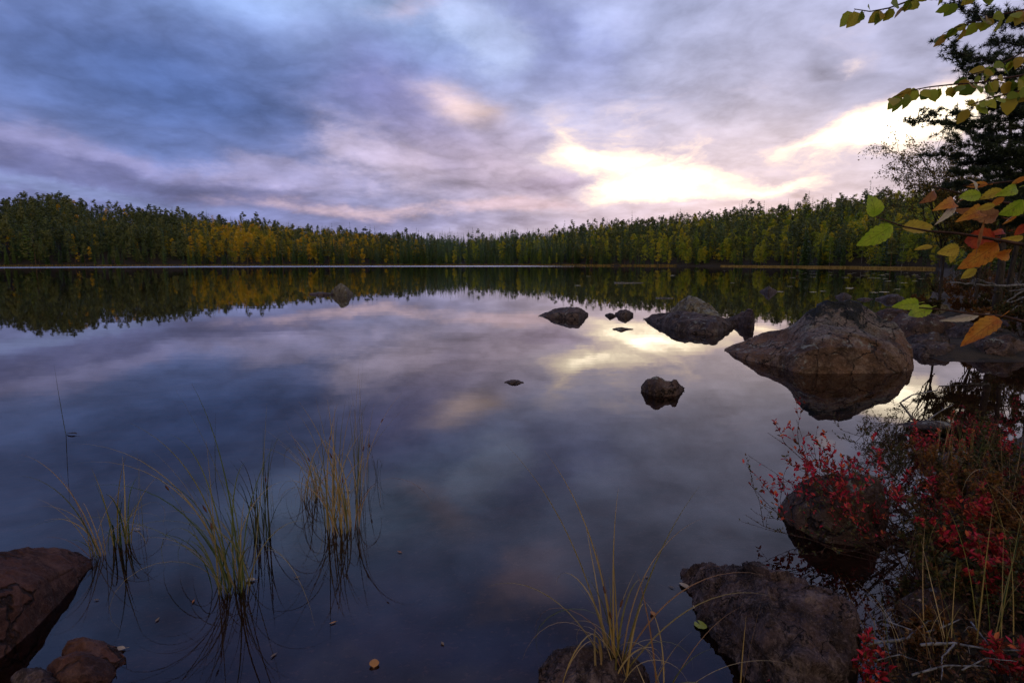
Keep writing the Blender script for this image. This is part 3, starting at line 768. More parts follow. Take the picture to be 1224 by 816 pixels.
def tuft(name, base, label, cat, n, H, spread, mat, lean=(.05, .35), curl=(.3, 1.8), w=.0075, bias=None, extra=(), spikes=0, group=None, z=None):
    p = at(*base); zb = -.03 if z is None else z
    root = empty(name, (p.x, p.y, zb), label, cat, group)
    mb = MB(); SP = []; ns = 0
    for i in range(n):
        az = rng.uniform(0, 6.28) if bias is None or rng.random() < .35 else R(bias) + rng.gauss(0, .6)
        r = spread * math.sqrt(rng.random()); a = rng.uniform(0, 6.28)
        b = (math.cos(a) * r, math.sin(a) * r * .8, 0)
        up = rng.random() < .24
        loop = rng.random() < .42 and curl[1] > 1.5
        pts = ribbon(mb, b, az, H * rng.uniform(.45, 1.1), w * rng.uniform(.5, 1.15), rng.uniform(*lean) * (.5 if up else 1), (rng.uniform(2.6, 4.2) if loop and not up else rng.uniform(*curl) * (.35 if up else 1.0)), 14)
        if ns < spikes and up and rng.random() < .6:
            ns += 1; k = rng.choice((9, 10)); sb = MB(); SP.append(sb); spike(sb, pts[k], pts[k + 1] - pts[k], rng.uniform(.024, .038), .0042)
    for (az, L, le, cu) in extra: ribbon(mb, (rng.uniform(-.02, .02), rng.uniform(-.02, .02), 0), R(az), L, w, le, cu, 14)
    mb.build('blades', mat, root, True)
    for sb in SP: sb.build('seed_spike', M['seed'], root, True)
    return root
SG = 'sedge tufts growing in the shallow water'
tuft('sedge_tuft', (120, 664), 'few arching sedge blades in the water beside the left reddish slab', 'sedge', 12, .46, .045, M['g_straw'], (.1, .5), (.6, 2.4), bias=-80, extra=((-85, .72, .25, 1.4), (-80, .66, .32, 1.5), (60, .4, .2, 2.6)), group=SG)
tuft('sedge_tuft', (147, 650), 'small green sedge tuft with curled straw blades, between leftmost tuft and the large one', 'sedge', 18, .50, .045, M['g_green'], (.03, .4), (.2, 3.0), group=SG)
tuft('sedge_tuft', (169, 634), 'three thin upright green stems standing beside the small curled tuft', 'sedge', 4, .46, .02, M['g_green'], (.0, .12), (.0, .4), w=.003, group=SG)
tuft('sedge_tuft', (283, 700), 'biggest sedge tuft, green and straw blades arching left, nearest the three corner stones', 'sedge', 38, .88, .10, M['g_green'], (.04, .5), (.2, 2.5), bias=-70, extra=((-75, 1.0, .35, 1.25), (-80, .95, .3, 1.5), (-60, .9, .2, 1.0), (-70, .6, .5, 2.4), (-40, .95, .12, .5), (150, .7, .5, 1.4)), spikes=7, group=SG)
tuft('sedge_tuft', (313, 642), 'dark narrow clump of stems directly behind the biggest sedge tuft', 'sedge', 18, .60, .045, M['g_dark'], (.0, .3), (.1, 1.8), spikes=4, group=SG)
tuft('sedge_tuft', (326, 606), 'pair of thin straight green stems between the two big sedge tufts', 'sedge', 3, .52, .02, M['g_green'], (.0, .1), (.0, .3), w=.003, group=SG)
tuft('sedge_tuft', (257, 572), 'single dark upright stem behind the biggest sedge tuft', 'sedge', 1, .62, .004, M['g_dark'], (.06, .1), (.0, .1), w=.007, group=SG)
tuft('sedge_tuft', (370, 596), 'slender golden tuft touching the left side of the bushy golden one', 'sedge', 22, .64, .06, M['g_straw'], (.03, .45), (.3, 2.8), group=SG)
tuft('sedge_tuft', (407, 632), 'bushy golden sedge tuft with arching tangled blades and brown spikes', 'sedge', 42, .78, .10, M['g_straw'], (.03, .5), (.2, 2.6), bias=-40, extra=((-80, .7, .3, 1.3), (-30, .75, .12, .8)), spikes=6, group=SG)
tuft('sedge_tuft', (432, 580), 'tall straight green reeds right of the bushy golden tuft', 'sedge', 16, .86, .05, M['g_green'], (.0, .1), (.0, .45), w=.004, spikes=1, group=SG)
tuft('sedge_tuft', (452, 570), 'sparse bent dark stems at the right end of the reeds', 'sedge', 6, .46, .02, M['g_dark'], (.0, .3), (.2, 2.4), w=.003, spikes=2, group=SG)
tuft('sedge_tuft', (80, 521), 'lone bare stem rising from open water on the left', 'sedge', 1, .62, .003, M['g_dark'], (.13, .15), (-.1, .0), w=.009, bias=-90, group=SG)
pE = at(735, 822)
tuft('sedge_tuft', (735, 822), 'straw sedge tuft with long arching blades on the bottom edge rock', 'sedge', 30, .58, .075, M['g_straw'], (.03, .38), (.1, 2.3), extra=((-55, .86, .3, .55), (-35, .8, .2, .65), (-70, .6, .5, 1.9), (70, .7, .55, 1.5), (75, .66, .7, 1.4), (60, .7, .3, .6)), spikes=6, group=SG, z=.03)
tuft('sedge_tuft', (790, 838), 'a few drooping straw blades right of the bottom edge tuft', 'sedge', 9, .40, .05, M['g_straw'], (.3, .9), (.6, 1.8), bias=75, group=SG, z=.0)
BG = 'grass tufts on the right bank'
for (b, lb, n, H, mt, le, cu, bi, z) in [
    ((1152, 600), 'tall yellow green grass rising through the upper red shrubs', 34, .50, 'g_green', (.02, .35), (.1, 1.2), None, .1),
    ((1128, 575), 'thin straw stems beside the tall grass in the red shrubs', 16, .48, 'g_straw', (.0, .3), (.0, .8), None, .08),
    ((1200, 640), 'arching golden grass at the right edge among rusty shrubs', 22, .50, 'g_straw', (.1, .6), (.3, 1.6), -60, .15),
    ((1098, 702), 'short dark green grass clump between the dead branches and rock', 10, .34, 'g_green', (.0, .25), (.1, .8), None, .02),
    ((1175, 822), 'long green blades at the bottom right corner', 9, .46, 'g_green', (.0, .35), (.1, .8), 20, .16),
    ((1120, 815), 'fine straw grass in front of the bleached dead branches', 12, .40, 'g_straw', (.1, .6), (.1, 1.4), -30, .10),
    ((1062, 812), 'fine dry stems beside the large bottom rock and red leaves', 8, .34, 'g_straw', (.05, .6), (.0, 1.2), -40, .04),
    ((888, 830), 'single upright straw stalk in front of the large bottom rock', 2, .40, 'g_straw', (.0, .12), (.0, .2), None, .0),
    ((1215, 745), 'loose green grass at the right edge above the corner', 12, .42, 'g_green', (.1, .5), (.3, 1.4), -60, .2)]:
    tuft('grass_tuft', b, lb, 'grass', n, H, .07 if n > 5 else .012, M[mt], le, cu, w=.0042, bias=bi, group=BG, z=z)

# ------------------------------------------------------------------ shrubs
def leaf_verts(p, d, nrm, L, W, fold=.25, droop=.15):
    d = d.normalized(); s = d.cross(nrm)
    if s.length < 1e-4: s = d.cross(Vector((1, .3, 0)))
    s.normalize(); nrm = s.cross(d)
    V = [p, p + d * L * .3 + s * W * .42 + nrm * W * fold, p + d * L * .68 + s * W * .40 + nrm * W * fold * .9 - nrm * L * droop * .4, p + d * L - nrm * L * droop,
         p + d * L * .68 - s * W * .40 + nrm * W * fold * .9 - nrm * L * droop * .4, p + d * L * .3 - s * W * .42 + nrm * W * fold]
    return V, [(0, 1, 2, 3), (0, 3, 4, 5)]
def rvec(): return Vector((rng.gauss(0, 1), rng.gauss(0, 1), rng.gauss(0, 1)))
RED = [(.07, .045, .014, 1), (.17, .02, .014, 1), (.36, .018, .036, 1), (.58, .025, .055, 1), (.50, .13, .035, 1)]
RUST = [(.035, .018, .009, 1), (.12, .050, .016, 1), (.26, .095, .022, 1), (.12, .085, .022, 1)]
OLIVE = [(.016, .020, .008, 1), (.05, .052, .015, 1), (.11, .085, .022, 1), (.12, .035, .02, 1)]
MIXED = [(.024, .018, .008, 1), (.07, .032, .013, 1), (.18, .014, .02, 1), (.30, .024, .03, 1)]
for k, s in (('red', RED), ('rust', RUST), ('olive', OLIVE), ('mixed', MIXED)): M['sh_' + k] = leaf_mat('shrub_' + k, s, 'island', .38, .45)
def shrub_meshes(nst, L, leafL, dens, out=.6, lean=(0, 0), bare=.35, side=4):
    st = MB(); lf = MB()
    def leaves(pts, k0):
        for i in range(k0, len(pts) - 1):
            for _ in range(dens):
                if rng.random() < .12: continue
                p = pts[i].lerp(pts[i + 1], rng.random()); ax = (pts[i + 1] - pts[i]).normalized()
                d = (ax * .7 + rvec().normalized() * .9 + Vector((0, 0, .25))).normalized()
                l = leafL * rng.uniform(.6, 1.2)
                V, F = leaf_verts(p, d, (Vector((0, 0, 1)) + rvec() * .5).normalized(), l, l * rng.uniform(.45, .6), rng.uniform(.1, .4), rng.uniform(-.1, .35))
                lf.add(V, F)
    def branch(p, d, L, r, depth):
        pts = [p]; n = 7
        for i in range(n):
            d = (d + rvec() * .13 + Vector((0, 0, .06))).normalized(); p = p + d * L / n; pts.append(p)
        st.tube(pts, r, r * .35, 5)
        leaves(pts, int(n * (bare if depth == 0 else .1)))
        if depth < 2:
            for k in range(side if depth == 0 else 2):
                i = rng.randrange(int(n * bare), n); dd = (d * .6 + rvec().normalized() * .7 + Vector((0, 0, .25))).normalized()
                branch(pts[i], dd, L * rng.uniform(.22, .45), r * .5, depth + 1)
    for k in range(nst):
        a = rng.uniform(0, 6.28); d = Vector((math.cos(a) * out + lean[0], math.sin(a) * out + lean[1], 1 if not any(lean) else .62)).normalized()
        branch(Vector((math.cos(a), math.sin(a), 0)) * .03 * rng.random(), d, L * rng.uniform(.6, 1.1), .0022 + .0012 * rng.random(), 0)
    return st, lf
def shrub(base, label, pal, nst, L, leafL=.021, dens=2, lean=(0, 0), out=.6, group='red autumn shrubs on the right bank', z=None, bare=.35, side=4):
    p = at(*base)
    zz = gz(p.x, p.y) if z is None else z
    if z is not None: pass
    root = empty('shrub', (p.x, p.y, zz - .01), label, 'shrub', group)
    st, lf = shrub_meshes(nst, L, leafL, dens, out, lean, bare, side)
    st.build('stems', M['twig'], root, True); lf.build('foliage', M['sh_' + pal], root)
    return root
SHRUBS = [
    # over the water in front of the dark rounded rock
    ((1076, 655), 'red leaved shrub reaching farthest left over the water', 'red', 8, .84, .027, 1, (-1.5, .10), .22),
    ((1084, 640), 'shrub with scarlet tips leaning left across the dark rounded rock', 'red', 7, .64, .030, 1, (-1.2, .12), .3),
    ((1080, 672), 'low dark twiggy shrub trailing over the water below the scarlet tips', 'olive', 7, .80, .017, 1, (-1.3, .0), .35),
    ((1100, 622), 'crimson shrub right of the dark rounded rock', 'red', 7, .44, .027, 1, (-.35, .1), .5),
    ((1096, 575), 'dark small leaved shrub over the water behind the crimson shrub', 'olive', 12, .52, .015, 2, (-.75, .3), .5),
    ((1118, 545), 'bright red shrub beside the flat grey stone', 'red', 7, .32, .026, 1, (0, 0), .6),
    ((1165, 540), 'red and green shrub highest on the right edge', 'mixed', 9, .40, .024, 1, (0, 0), .7),
    ((1215, 560), 'deep red shrub at the right edge behind the tall grass', 'red', 8, .38, .026, 1, (-.2, 0), .7),
    ((1128, 612), 'rusty brown shrub in front of the tall grass', 'rust', 10, .36, .022, 2, (0, 0), .7),
    ((1160, 625), 'olive and rust shrub below the tall grass', 'olive', 13, .40, .022, 2, (0, 0), .7),
    ((1215, 625), 'rusty shrub under the arching golden grass', 'mixed', 10, .38, .024, 2, (-.1, 0), .7),
    ((1135, 670), 'dark olive shrub hanging over the water gap', 'olive', 12, .38, .019, 1, (-.5, 0), .7),
    ((1158, 690), 'crimson leaved shrub in the middle of the bank', 'red', 10, .30, .026, 2, (-.1, 0), .6),
    ((1200, 690), 'dark rust shrub beside the crimson one', 'rust', 14, .36, .021, 3, (0, 0), .7),
    ((1130, 722), 'grey green shrub with pale dull leaves on the bank stone', 'olive', 10, .26, .024, 2, (-.2, 0), .7),
    ((1218, 745), 'red shrub at the right edge above the dead branches', 'red', 10, .30, .026, 2, (-.2, 0), .7),
    ((1185, 760), 'dark undergrowth shrub behind the bleached branches', 'olive', 14, .28, .020, 3, (0, 0), .8),
    ((958, 828), 'short red sprig growing before the large bottom rock', 'red', 5, .20, .024, 1, (-.1, 0), .45),
    ((1020, 826), 'scarlet sprig between the large bottom rock and dead branches', 'red', 6, .22, .024, 1, (-.1, 0), .45),
    ((1200, 835), 'bright pink red shrub in the bottom right corner', 'red', 6, .20, .026, 1, (0, 0), .6),
    ((1100, 790), 'low rust shrub under the bleached branches', 'rust', 9, .18, .019, 2, (0, 0), .8),
    ((1140, 585), 'orange brown shrub low in front of the flat grey stone', 'rust', 10, .30, .022, 2, (-.1, 0), .8),
    ((1195, 590), 'green brown shrub mixed with orange leaves under the deep red one', 'olive', 12, .42, .022, 2, (0, 0), .7),
    ((1185, 655), 'orange rust shrub among the arching golden grass', 'rust', 10, .34, .022, 2, (0, 0), .8),
    ((1140, 648), 'twiggy half bare shrub of thin brown stems over the bank edge', 'rust', 14, .42, .016, 1, (-.3, 0), .7),
    ((1105, 705), 'bare tangled shrub with few dark leaves at the water gap', 'olive', 8, .36, .017, 0, (-1.0, .2), .4),
    ((1098, 655), 'leafless grey brown twigs spreading low over the water gap', 'rust', 9, .55, .016, 0, (-1.2, .1), .4),
]
for (b, lb, pal, nst, L, ll, de, ln, ou) in SHRUBS: shrub(b, lb, pal, nst, L, ll, de, ln, ou)

def undergrowth():
    """heath twigs, dry leaves and litter covering the near right bank"""
    st = MB(); lf = MB(); n = 0
    while n < 900:
        v = rng.uniform(520, 900); u = rng.uniform(1040, 1420); p = at(u, v); d = float(lake_sd(np.array([p.x]), np.array([p.y]))[0])
        if d < -.05 or p.y < .6: continue
        n += 1; z = gz(p.x, p.y); h = rng.uniform(.06, .20); q = Vector((p.x, p.y, z)); pts = [q]
        dd = Vector((rng.gauss(0, .5), rng.gauss(0, .5), 1)).normalized()
        for i in range(3): dd = (dd + rvec() * .25).normalized(); pts.append(pts[-1] + dd * h / 3)
        st.tube(pts, .0016, .0007, 4, False)
        for k in range(9):
            t = rng.random(); c = pts[1].lerp(pts[3], t); l = rng.uniform(.008, .019); V, F = leaf_verts(c, (rvec() + Vector((0, 0, .4))).normalized(), rvec().normalized(), l, l * .55); lf.add(V, F)
        if rng.random() < .8:
            l = rng.uniform(.03, .05); V, F = leaf_verts(q + Vector((rng.gauss(0, .05), rng.gauss(0, .05), .015)), Vector((rng.gauss(0, 1), rng.gauss(0, 1), .1)), Vector((0, 0, 1)) + rvec() * .3, l, l * .5, .2, .3); lf.add(V, F)
    b = len(st.v); st.v += lf.v; st.uv += lf.uv; st.f += [tuple(b + i for i in f) for f in lf.f]; st.mi += [1] * len(lf.f)
    tag(st.build('undergrowth', [M['twig'], leaf_mat('undergrowth_leaves', [(.012, .012, .006, 1), (.04, .03, .010, 1), (.10, .035, .018, 1), (.16, .09, .035, 1)], 'island', .3)]), 'low heath twigs and dry fallen leaves covering the near right bank', 'undergrowth', kind='stuff')
undergrowth()

# ------------------------------------------------------------------ dead wood
def deadwood(name, label, lines, mat, r=.008, group=None, cat='dead branch'):
    p0 = Vector(lines[0][0]); root = empty(name, p0, label, cat, group); mb = MB()
    for i, L in enumerate(lines):
        pts = [Vector(q) - p0 for q in L]; Q = []
        for a, b in zip(pts[:-1], pts[1:]):
            for k in range(5): Q.append(a.lerp(b, k / 5) + rvec() * .15 * r)
        Q.append(pts[-1]); rr = r if i == 0 else r * .65
        mb.tube(Q, rr, rr * .35, 7, wob=.12)
        for k in range(2, len(Q) - 1, 4):
            d = (Q[k] - Q[k - 1]).normalized(); e = (d + rvec() * .6).normalized(); ln = rng.uniform(3, 9) * r
            mb.tube([Q[k], Q[k] + e * ln * .5 + rvec() * r, Q[k] + e * ln], rr * .4, rr * .12, 5)
    b = mb.build('limb', mat, root, True); return root
def on_bank(pts, h=.05):                            # where lines of sight meet a height h above the bank
    out = []
    for u, v in pts:
        z = .1
        for _ in range(12): q = at(u, v, z); z = .5 * z + .5 * (max(gz(q.x, q.y), 0) + h)
        out.append(at(u, v, z))
    return out
def pl(pts, Y): return [at_y(u, v, Y) for u, v in pts]
deadwood('dead_branch', 'long bleached dead branch lying across the lower right bank', [on_bank([(1034, 770), (1083, 763), (1120, 752), (1149, 739)], .09), on_bank([(1083, 763), (1110, 742), (1128, 742)], .10)], M['dead'], .0058)
deadwood('dead_branch', 'forked bleached branch reaching the right edge above the bottom corner', [on_bank([(1100, 770), (1140, 768), (1182, 776), (1240, 777)], .13), on_bank([(1161, 744), (1174, 760), (1188, 778)], .14), on_bank([(1140, 770), (1127, 784), (1125, 812)], .13), on_bank([(1060, 742), (1088, 752), (1120, 766)], .10)], M['dead'], .005)
deadwood('dead_branch', 'thin bleached twigs in the bottom right corner below the forked branch', [on_bank([(1090, 806), (1130, 795), (1176, 796)], .12), on_bank([(1150, 800), (1180, 786), (1215, 790)], .14), on_bank([(1040, 790), (1075, 782), (1100, 790)], .09)], M['dead'], .004)
s0 = at(1096, 506); deadwood('bent_stick', 'bent grey stick rising from the water beside the flat stone', [pl([(1096, 506), (1076, 481), (1090, 472), (1121, 466)], s0.y), pl([(1104, 506), (1124, 491), (1139, 484)], s0.y)], M['dead'], .010, cat='stick')
deadwood('dead_branch', 'pale dead branch jutting left from the bank under the dark trees', [pl([(1236, 340), (1195, 342), (1165, 340), (1136, 337)], 11.0), pl([(1195, 342), (1180, 338), (1168, 333)], 11.0)], M['dead'], .03)
deadwood('dead_branch', 'fan of grey dead branches on the bank at the right edge', [pl([(1240, 338), (1215, 352), (1194, 368)], 10.4), pl([(1238, 350), (1212, 360), (1198, 362)], 10.4), pl([(1240, 362), (1216, 366), (1200, 378)], 10.3), pl([(1236, 344), (1206, 348)], 10.4)], M['dead'], .024)
deadwood('driftwood_pole', 'thin pale pole floating far out before the tree reflections', [[at(734, 338, .01), at(752, 338, .02), at(769, 338, .01)]], M['dead'], .05, cat='floating pole')
deadwood('driftwood_pole', 'short pale pole floating above the pointed tan stone', [[at(784, 356, .01), at(795, 356, .02), at(806, 356.4, .01)]], M['dead'], .03, cat='floating pole')

# ------------------------------------------------------------------ things floating on the water
M['pad'] = leaf_mat('lily_pad', [(.12, .11, .05, 1), (.20, .17, .07, 1), (.30, .24, .12, 1)], 'object', .1, .35)
M['pad_green'] = leaf_mat('lily_pad_green', [(.20, .22, .03, 1), (.32, .30, .05, 1)], 'object', .1, .4)
M['fallen'] = leaf_mat('fallen_leaf_pale', [(.35, .24, .14, 1), (.48, .38, .25, 1)], 'object', .2, .6, (.10, .05, .03, 1))
M['fallen_d'] = leaf_mat('fallen_leaf_dull', [(.10, .06, .035, 1), (.20, .13, .075, 1)], 'object', .2, .7)
M['fallen_o'] = leaf_mat('fallen_leaf_orange', [(.30, .09, .02, 1), (.42, .18, .04, 1)], 'object', .2, .6, (.08, .03, .02, 1))
def pad_mesh(seed):
    g = random.Random(seed); mb = MB(); n = 22; V = [(0, 0, .004)]
    for i in range(n + 1):
        a = .28 + (2 * math.pi - .56) * i / n; r = 1 + .05 * math.sin(3 * a + seed)
        V.append((math.cos(a) * r, math.sin(a) * r * .9, .004 + .02 * (g.random() - .3)))
    mb.add(V, [(0, i, i + 1) for i in range(1, n + 1)]); return mb
pads = [pad_mesh(s).mesh('lily_pad', M['pad']) for s in range(4)]
for i in range(64):
    u = rng.uniform(960, 1122) if i < 50 else rng.uniform(690, 960); v = rng.choice((324, 326, 328, 329, 331, 333, 336, 339, 342, 345, 349)) + rng.uniform(-1, 1)
    p = at(u, v)
    if lake_sd(np.array([p.x]), np.array([p.y]))[0] > -1: continue
    o = link('lily_pad', pads[i % 4]); k = rng.uniform(.10, .17) * (1 + p.y / 60); o.location = (p.x, p.y, .006); o.rotation_euler = (0, 0, rng.uniform(0, 6)); o.scale = (k, k, .3)
    tag(o, 'small pale lily pad scattered on the dark tree reflections', 'lily pad', 'lily pads scattered on the dark tree reflections')
gp = pad_mesh(9).mesh('lily_pad', M['pad_green']); o = link('lily_pad', gp); p = at(837, 748); o.location = (p.x, p.y, .006); o.scale = (.027, .025, .1); o.rotation_euler = (0, 0, 1.9)
tag(o, 'yellow green heart shaped pad floating beside the large bottom rock', 'lily pad')
def big_leaf(L, W, seed, curl=.15, fold=.18, n=9, serr=.0):
    g = random.Random(seed); mb = MB(); V = []; UV = []
    for i in range(n + 1):
        t = i / n; w = W * (math.sin(math.pi * min(1, t ** .72 * .98 + .01)) ** .85) * .5
        if i == n: w = 0.0004
        if i == 0: w = .0008
        s = 1 + serr * (1 if i % 2 else -1)
        z = -curl * L * (t - .4) ** 2 * 2
        for j, q in enumerate((-1, -.5, 0, .5, 1)):
            V.append((q * w * s, t * L, z + abs(q) * w * fold * 2 + g.uniform(-1, 1) * .012 * L * abs(q))); UV.append((.5 + q / 2, t))
    F = [(i * 5 + j, i * 5 + j + 1, i * 5 + j + 6, i * 5 + j + 5) for i in range(n) for j in range(4)]
    mb.add(V, F, UV)
    mb.tube([(0, -.22 * L, .02 * L), (0, 0, .0)], .0008, .0006, 5)
    return mb
FALLEN = [((823, 703), .055, .03, 'fallen', 'pale fallen leaf at the tip of the large bottom rock', .5), ((836, 722), .045, .022, 'fallen', 'pale brown fallen leaf against the left side of the bottom rock', 2.2),
          ((150, 774), .055, .03, 'fallen', 'pale leaf floating beside the dark wet corner stone', 1.9), ((305, 692), .045, .024, 'fallen', 'pale leaf floating at the foot of the biggest sedge tuft', 1.7),
          ((447, 797), .045, .034, 'fallen_o', 'round orange leaf floating at the bottom edge', .2), ((168, 632), .04, .012, 'fallen', 'thin pale leaf caught by three thin stems', 1.5),
          ((782, 735), .03, .02, 'fallen_o', 'small dull leaf drifting left of the yellow green pad', .2), ((419, 586), .04, .014, 'fallen', 'narrow pale leaf caught in the bushy golden tuft', 1.3),
          ((376, 573), .035, .012, 'fallen', 'narrow straw leaf afloat behind the bushy golden tuft', 1.6)]
for k, ((u, v), L, W, mt, lb, rz) in enumerate(FALLEN):
    o = big_leaf(L, W, k, .08, .1).build('fallen_leaf', M[mt], None, True); p = at(u, v, .006); o.location = p; o.rotation_euler = (.04, .05, rz); tag(o, lb, 'leaf')
bits = [big_leaf(L, L * w, 90 + k, .1, .12).mesh('fallen_leaf', M[mt], True) for k, (L, w, mt) in enumerate([(.026, .34, 'fallen_d'), (.020, .5, 'fallen_d'), (.028, .3, 'fallen_o')])]
for k, (u, v) in enumerate([(186, 742), (118, 716), (232, 716), (352, 690), (530, 770), (402, 742), (800, 700), (772, 690), (480, 660), (330, 780)]):
    o = link('fallen_leaf', bits[k % 3]); p = at(u, v, .004); o.location = p; o.scale = (1, 1, .25); o.rotation_euler = (.05, .04, k * 1.7)
    tag(o, 'tiny tan leaf fragment drifting on the open near water', 'leaf', 'leaf fragments drifting on the near water')
for k, (u, v, L, z, rz, mt, lb) in enumerate([(928, 712, .06, .13, -.3, 'fallen_o', 'upright orange leaf resting on the large bottom rock'), (935, 728, .05, .12, 1.0, 'fallen_o', 'curled orange leaf lying in a hollow of the bottom rock'),
                                              (1105, 722, .05, .09, .6, 'fallen', 'dry tan leaf on the half buried bank stone'), (1128, 714, .05, .10, 2.0, 'fallen_o', 'rusty leaf on the half buried bank stone'), (863, 681, .035, .10, .9, 'fallen_o', 'tiny orange leaf on the rear edge of the bottom rock')]):
    o = big_leaf(L, L * .45, 30 + k, .3, .3).build('fallen_leaf', M[mt], None, True); o.location = at(u, v, z); o.rotation_euler = (.5 if k == 0 else .15, .2, rz); tag(o, lb, 'leaf')
o = big_leaf(.10, .03, 77, .1, .2).build('floating_bark', M['bark'], None, True); o.location = at(92, 518, .01); o.rotation_euler = (0, .1, 1.45); tag(o, 'dark sliver of bark floating at the foot of the lone stem', 'bark')

# ------------------------------------------------------------------ trees of the right bank
def near_tree(name, label, x, y, H, r, mat, lean=(0, 0), group=None, cat='tree'):
    z = gz(x, y) - .05; root = empty(name, (x, y, z), label, cat, group); mb = MB()
    ax = [Vector((lean[0] * t * t, lean[1] * t * t, H * t)) + (rvec() * .02 * H * .3 if 0 < t < 1 else Vector()) for t in [k / 8 for k in range(9)]]
    mb.tube(ax, r, r * .25, 9, wob=.06)
    return root, mb, ax, Vector((x, y, z))
def on_axis(ax, z):
    for a, b in zip(ax[:-1], ax[1:]):
        if a.z <= z <= b.z: return a.lerp(b, (z - a.z) / max(b.z - a.z, 1e-6))
    return ax[-1]
M['needle_dark'] = leaf_mat('pine_needles', [(.012, .022, .009, 1), (.028, .042, .015, 1), (.055, .065, .02, 1)], 'island', .15)
def needle_tuft(mb, p, d, L=.085, n=24):
    for k in range(n):
        e = (d * rng.uniform(.1, .9) + rvec().normalized() * .8).normalized(); s = e.cross(rvec()).normalized() * .0050
        l = L * rng.uniform(.7, 1.2); mb.add([p - s, p + s, p + e * l], [(0, 1, 2)])
def pine_branch(wood, fol, a, b, r, dens=1.0):
    n = 8; pts = []
    for i in range(n + 1):
        t = i / n; pts.append(a.lerp(b, t) + Vector((0, 0, .10 * (b - a).length * math.sin(math.pi * t) * -.6)) + rvec() * .02)
    wood.tube(pts, r, r * .3, 6)
    L = (b - a).length
    for i in range(2, n + 1):
        d = (pts[i] - pts[i - 1]).normalized()
        for k in range(max(3, int(4 * dens))):
            sd_ = (d * .7 + Vector((rng.gauss(0, .6), rng.gauss(0, .6), rng.gauss(.10, .11)))).normalized(); l = L * rng.uniform(.12, .30) * (1.1 - .5 * i / n)
            q = [pts[i], pts[i] + sd_ * l * .5 + Vector((0, 0, .02)), pts[i] + sd_ * l + Vector((0, 0, .06 * l))]
            wood.tube(q, r * .28, r * .12, 4)
            for t in (.25, .42, .58, .72, .86, 1.0):
                needle_tuft(fol, q[0].lerp(q[2], t) + rvec() * .02, (sd_ + Vector((0, 0, .4))).normalized())
    needle_tuft(fol, pts[-1], d, .085, 26)
def near_pine(label, u, Y, H, r, tips, rnd, group):
    x = at_y(u, 314, Y).x
    root, wood, ax, o = near_tree('pine_tree', label, x, Y, H, r, None, (rng.uniform(-.2, .2), .2), group, 'pine tree'); fol = MB()
    for (tu, tv, ry, drop) in tips:
        b = at_y(tu, tv, Y + ry) - o; a = on_axis(ax, max(b.z + drop, .6)); pine_branch(wood, fol, a, b, .016, 1.15)
    for k in range(rnd):
        z = H * rng.uniform(.36, .97); a_ = rng.uniform(-2.2, 2.2); l = (1.9 * (1 - z / H) + .5) * rng.uniform(.6, 1.1)
        a = on_axis(ax, z); pine_branch(wood, fol, a, a + Vector((math.cos(a_) * l, math.sin(a_) * l, rng.uniform(-.1, .3))), .014, .8)
    wood.build('trunk', M['bark'], root, True); fol.build('crown', M['needle_dark'], root)
RT = 'dark trees on the right bank'
near_pine('dark pine whose branches hang in from the right edge against the bright sky', 1262, 10.0, 7.6, .11,
          [(1140, 62, -.2, -.1), (1150, 82, .3, 0), (1168, 92, -.5, .1), (1158, 70, .2, 0), (1150, 12, 0, 0), (1175, 24, .3, .0), (1190, 50, .4, .0), (1098, 143, 0, .25), (1128, 138, .4, .2), (1150, 150, -.3, .2), (1175, 128, -.4, .1), (1132, 184, 0, .2), (1150, 172, -.4, .15), (1165, 195, .3, .2), (1185, 165, .4, .1), (1175, 205, -.2, .2), (1195, 105, .3, 0), (1200, 185, -.4, .1), (1150, 222, .2, .2), (1185, 228, -.2, .1)], 5, RT)
near_pine('slender dark pine trunk left of the edge pine, crown merging into the shade', 1196, 12.5, 5.0, .085,
          [(1130, 222, 0, .2), (1145, 205, .4, .1), (1160, 240, -.3, .2), (1140, 250, .5, .2), (1225, 215, 0, 0), (1235, 240, .2, 0), (1175, 190, .3, 0), (1165, 262, 0, .2), (1225, 262, -.3, 0)], 8, RT)
near_pine('thin second pine trunk between the slender pine and the right edge', 1213, 13.5, 4.6, .065,
          [(1180, 212, .3, .1), (1245, 225, 0, .1), (1190, 250, .4, .1), (1240, 260, 0, 0)], 6, RT)
M['birch_dark'] = leaf_mat('birch_leaves_dark', [(.03, .035, .010, 1), (.08, .075, .016, 1), (.17, .12, .02, 1), (.28, .15, .02, 1)], 'island', .35)
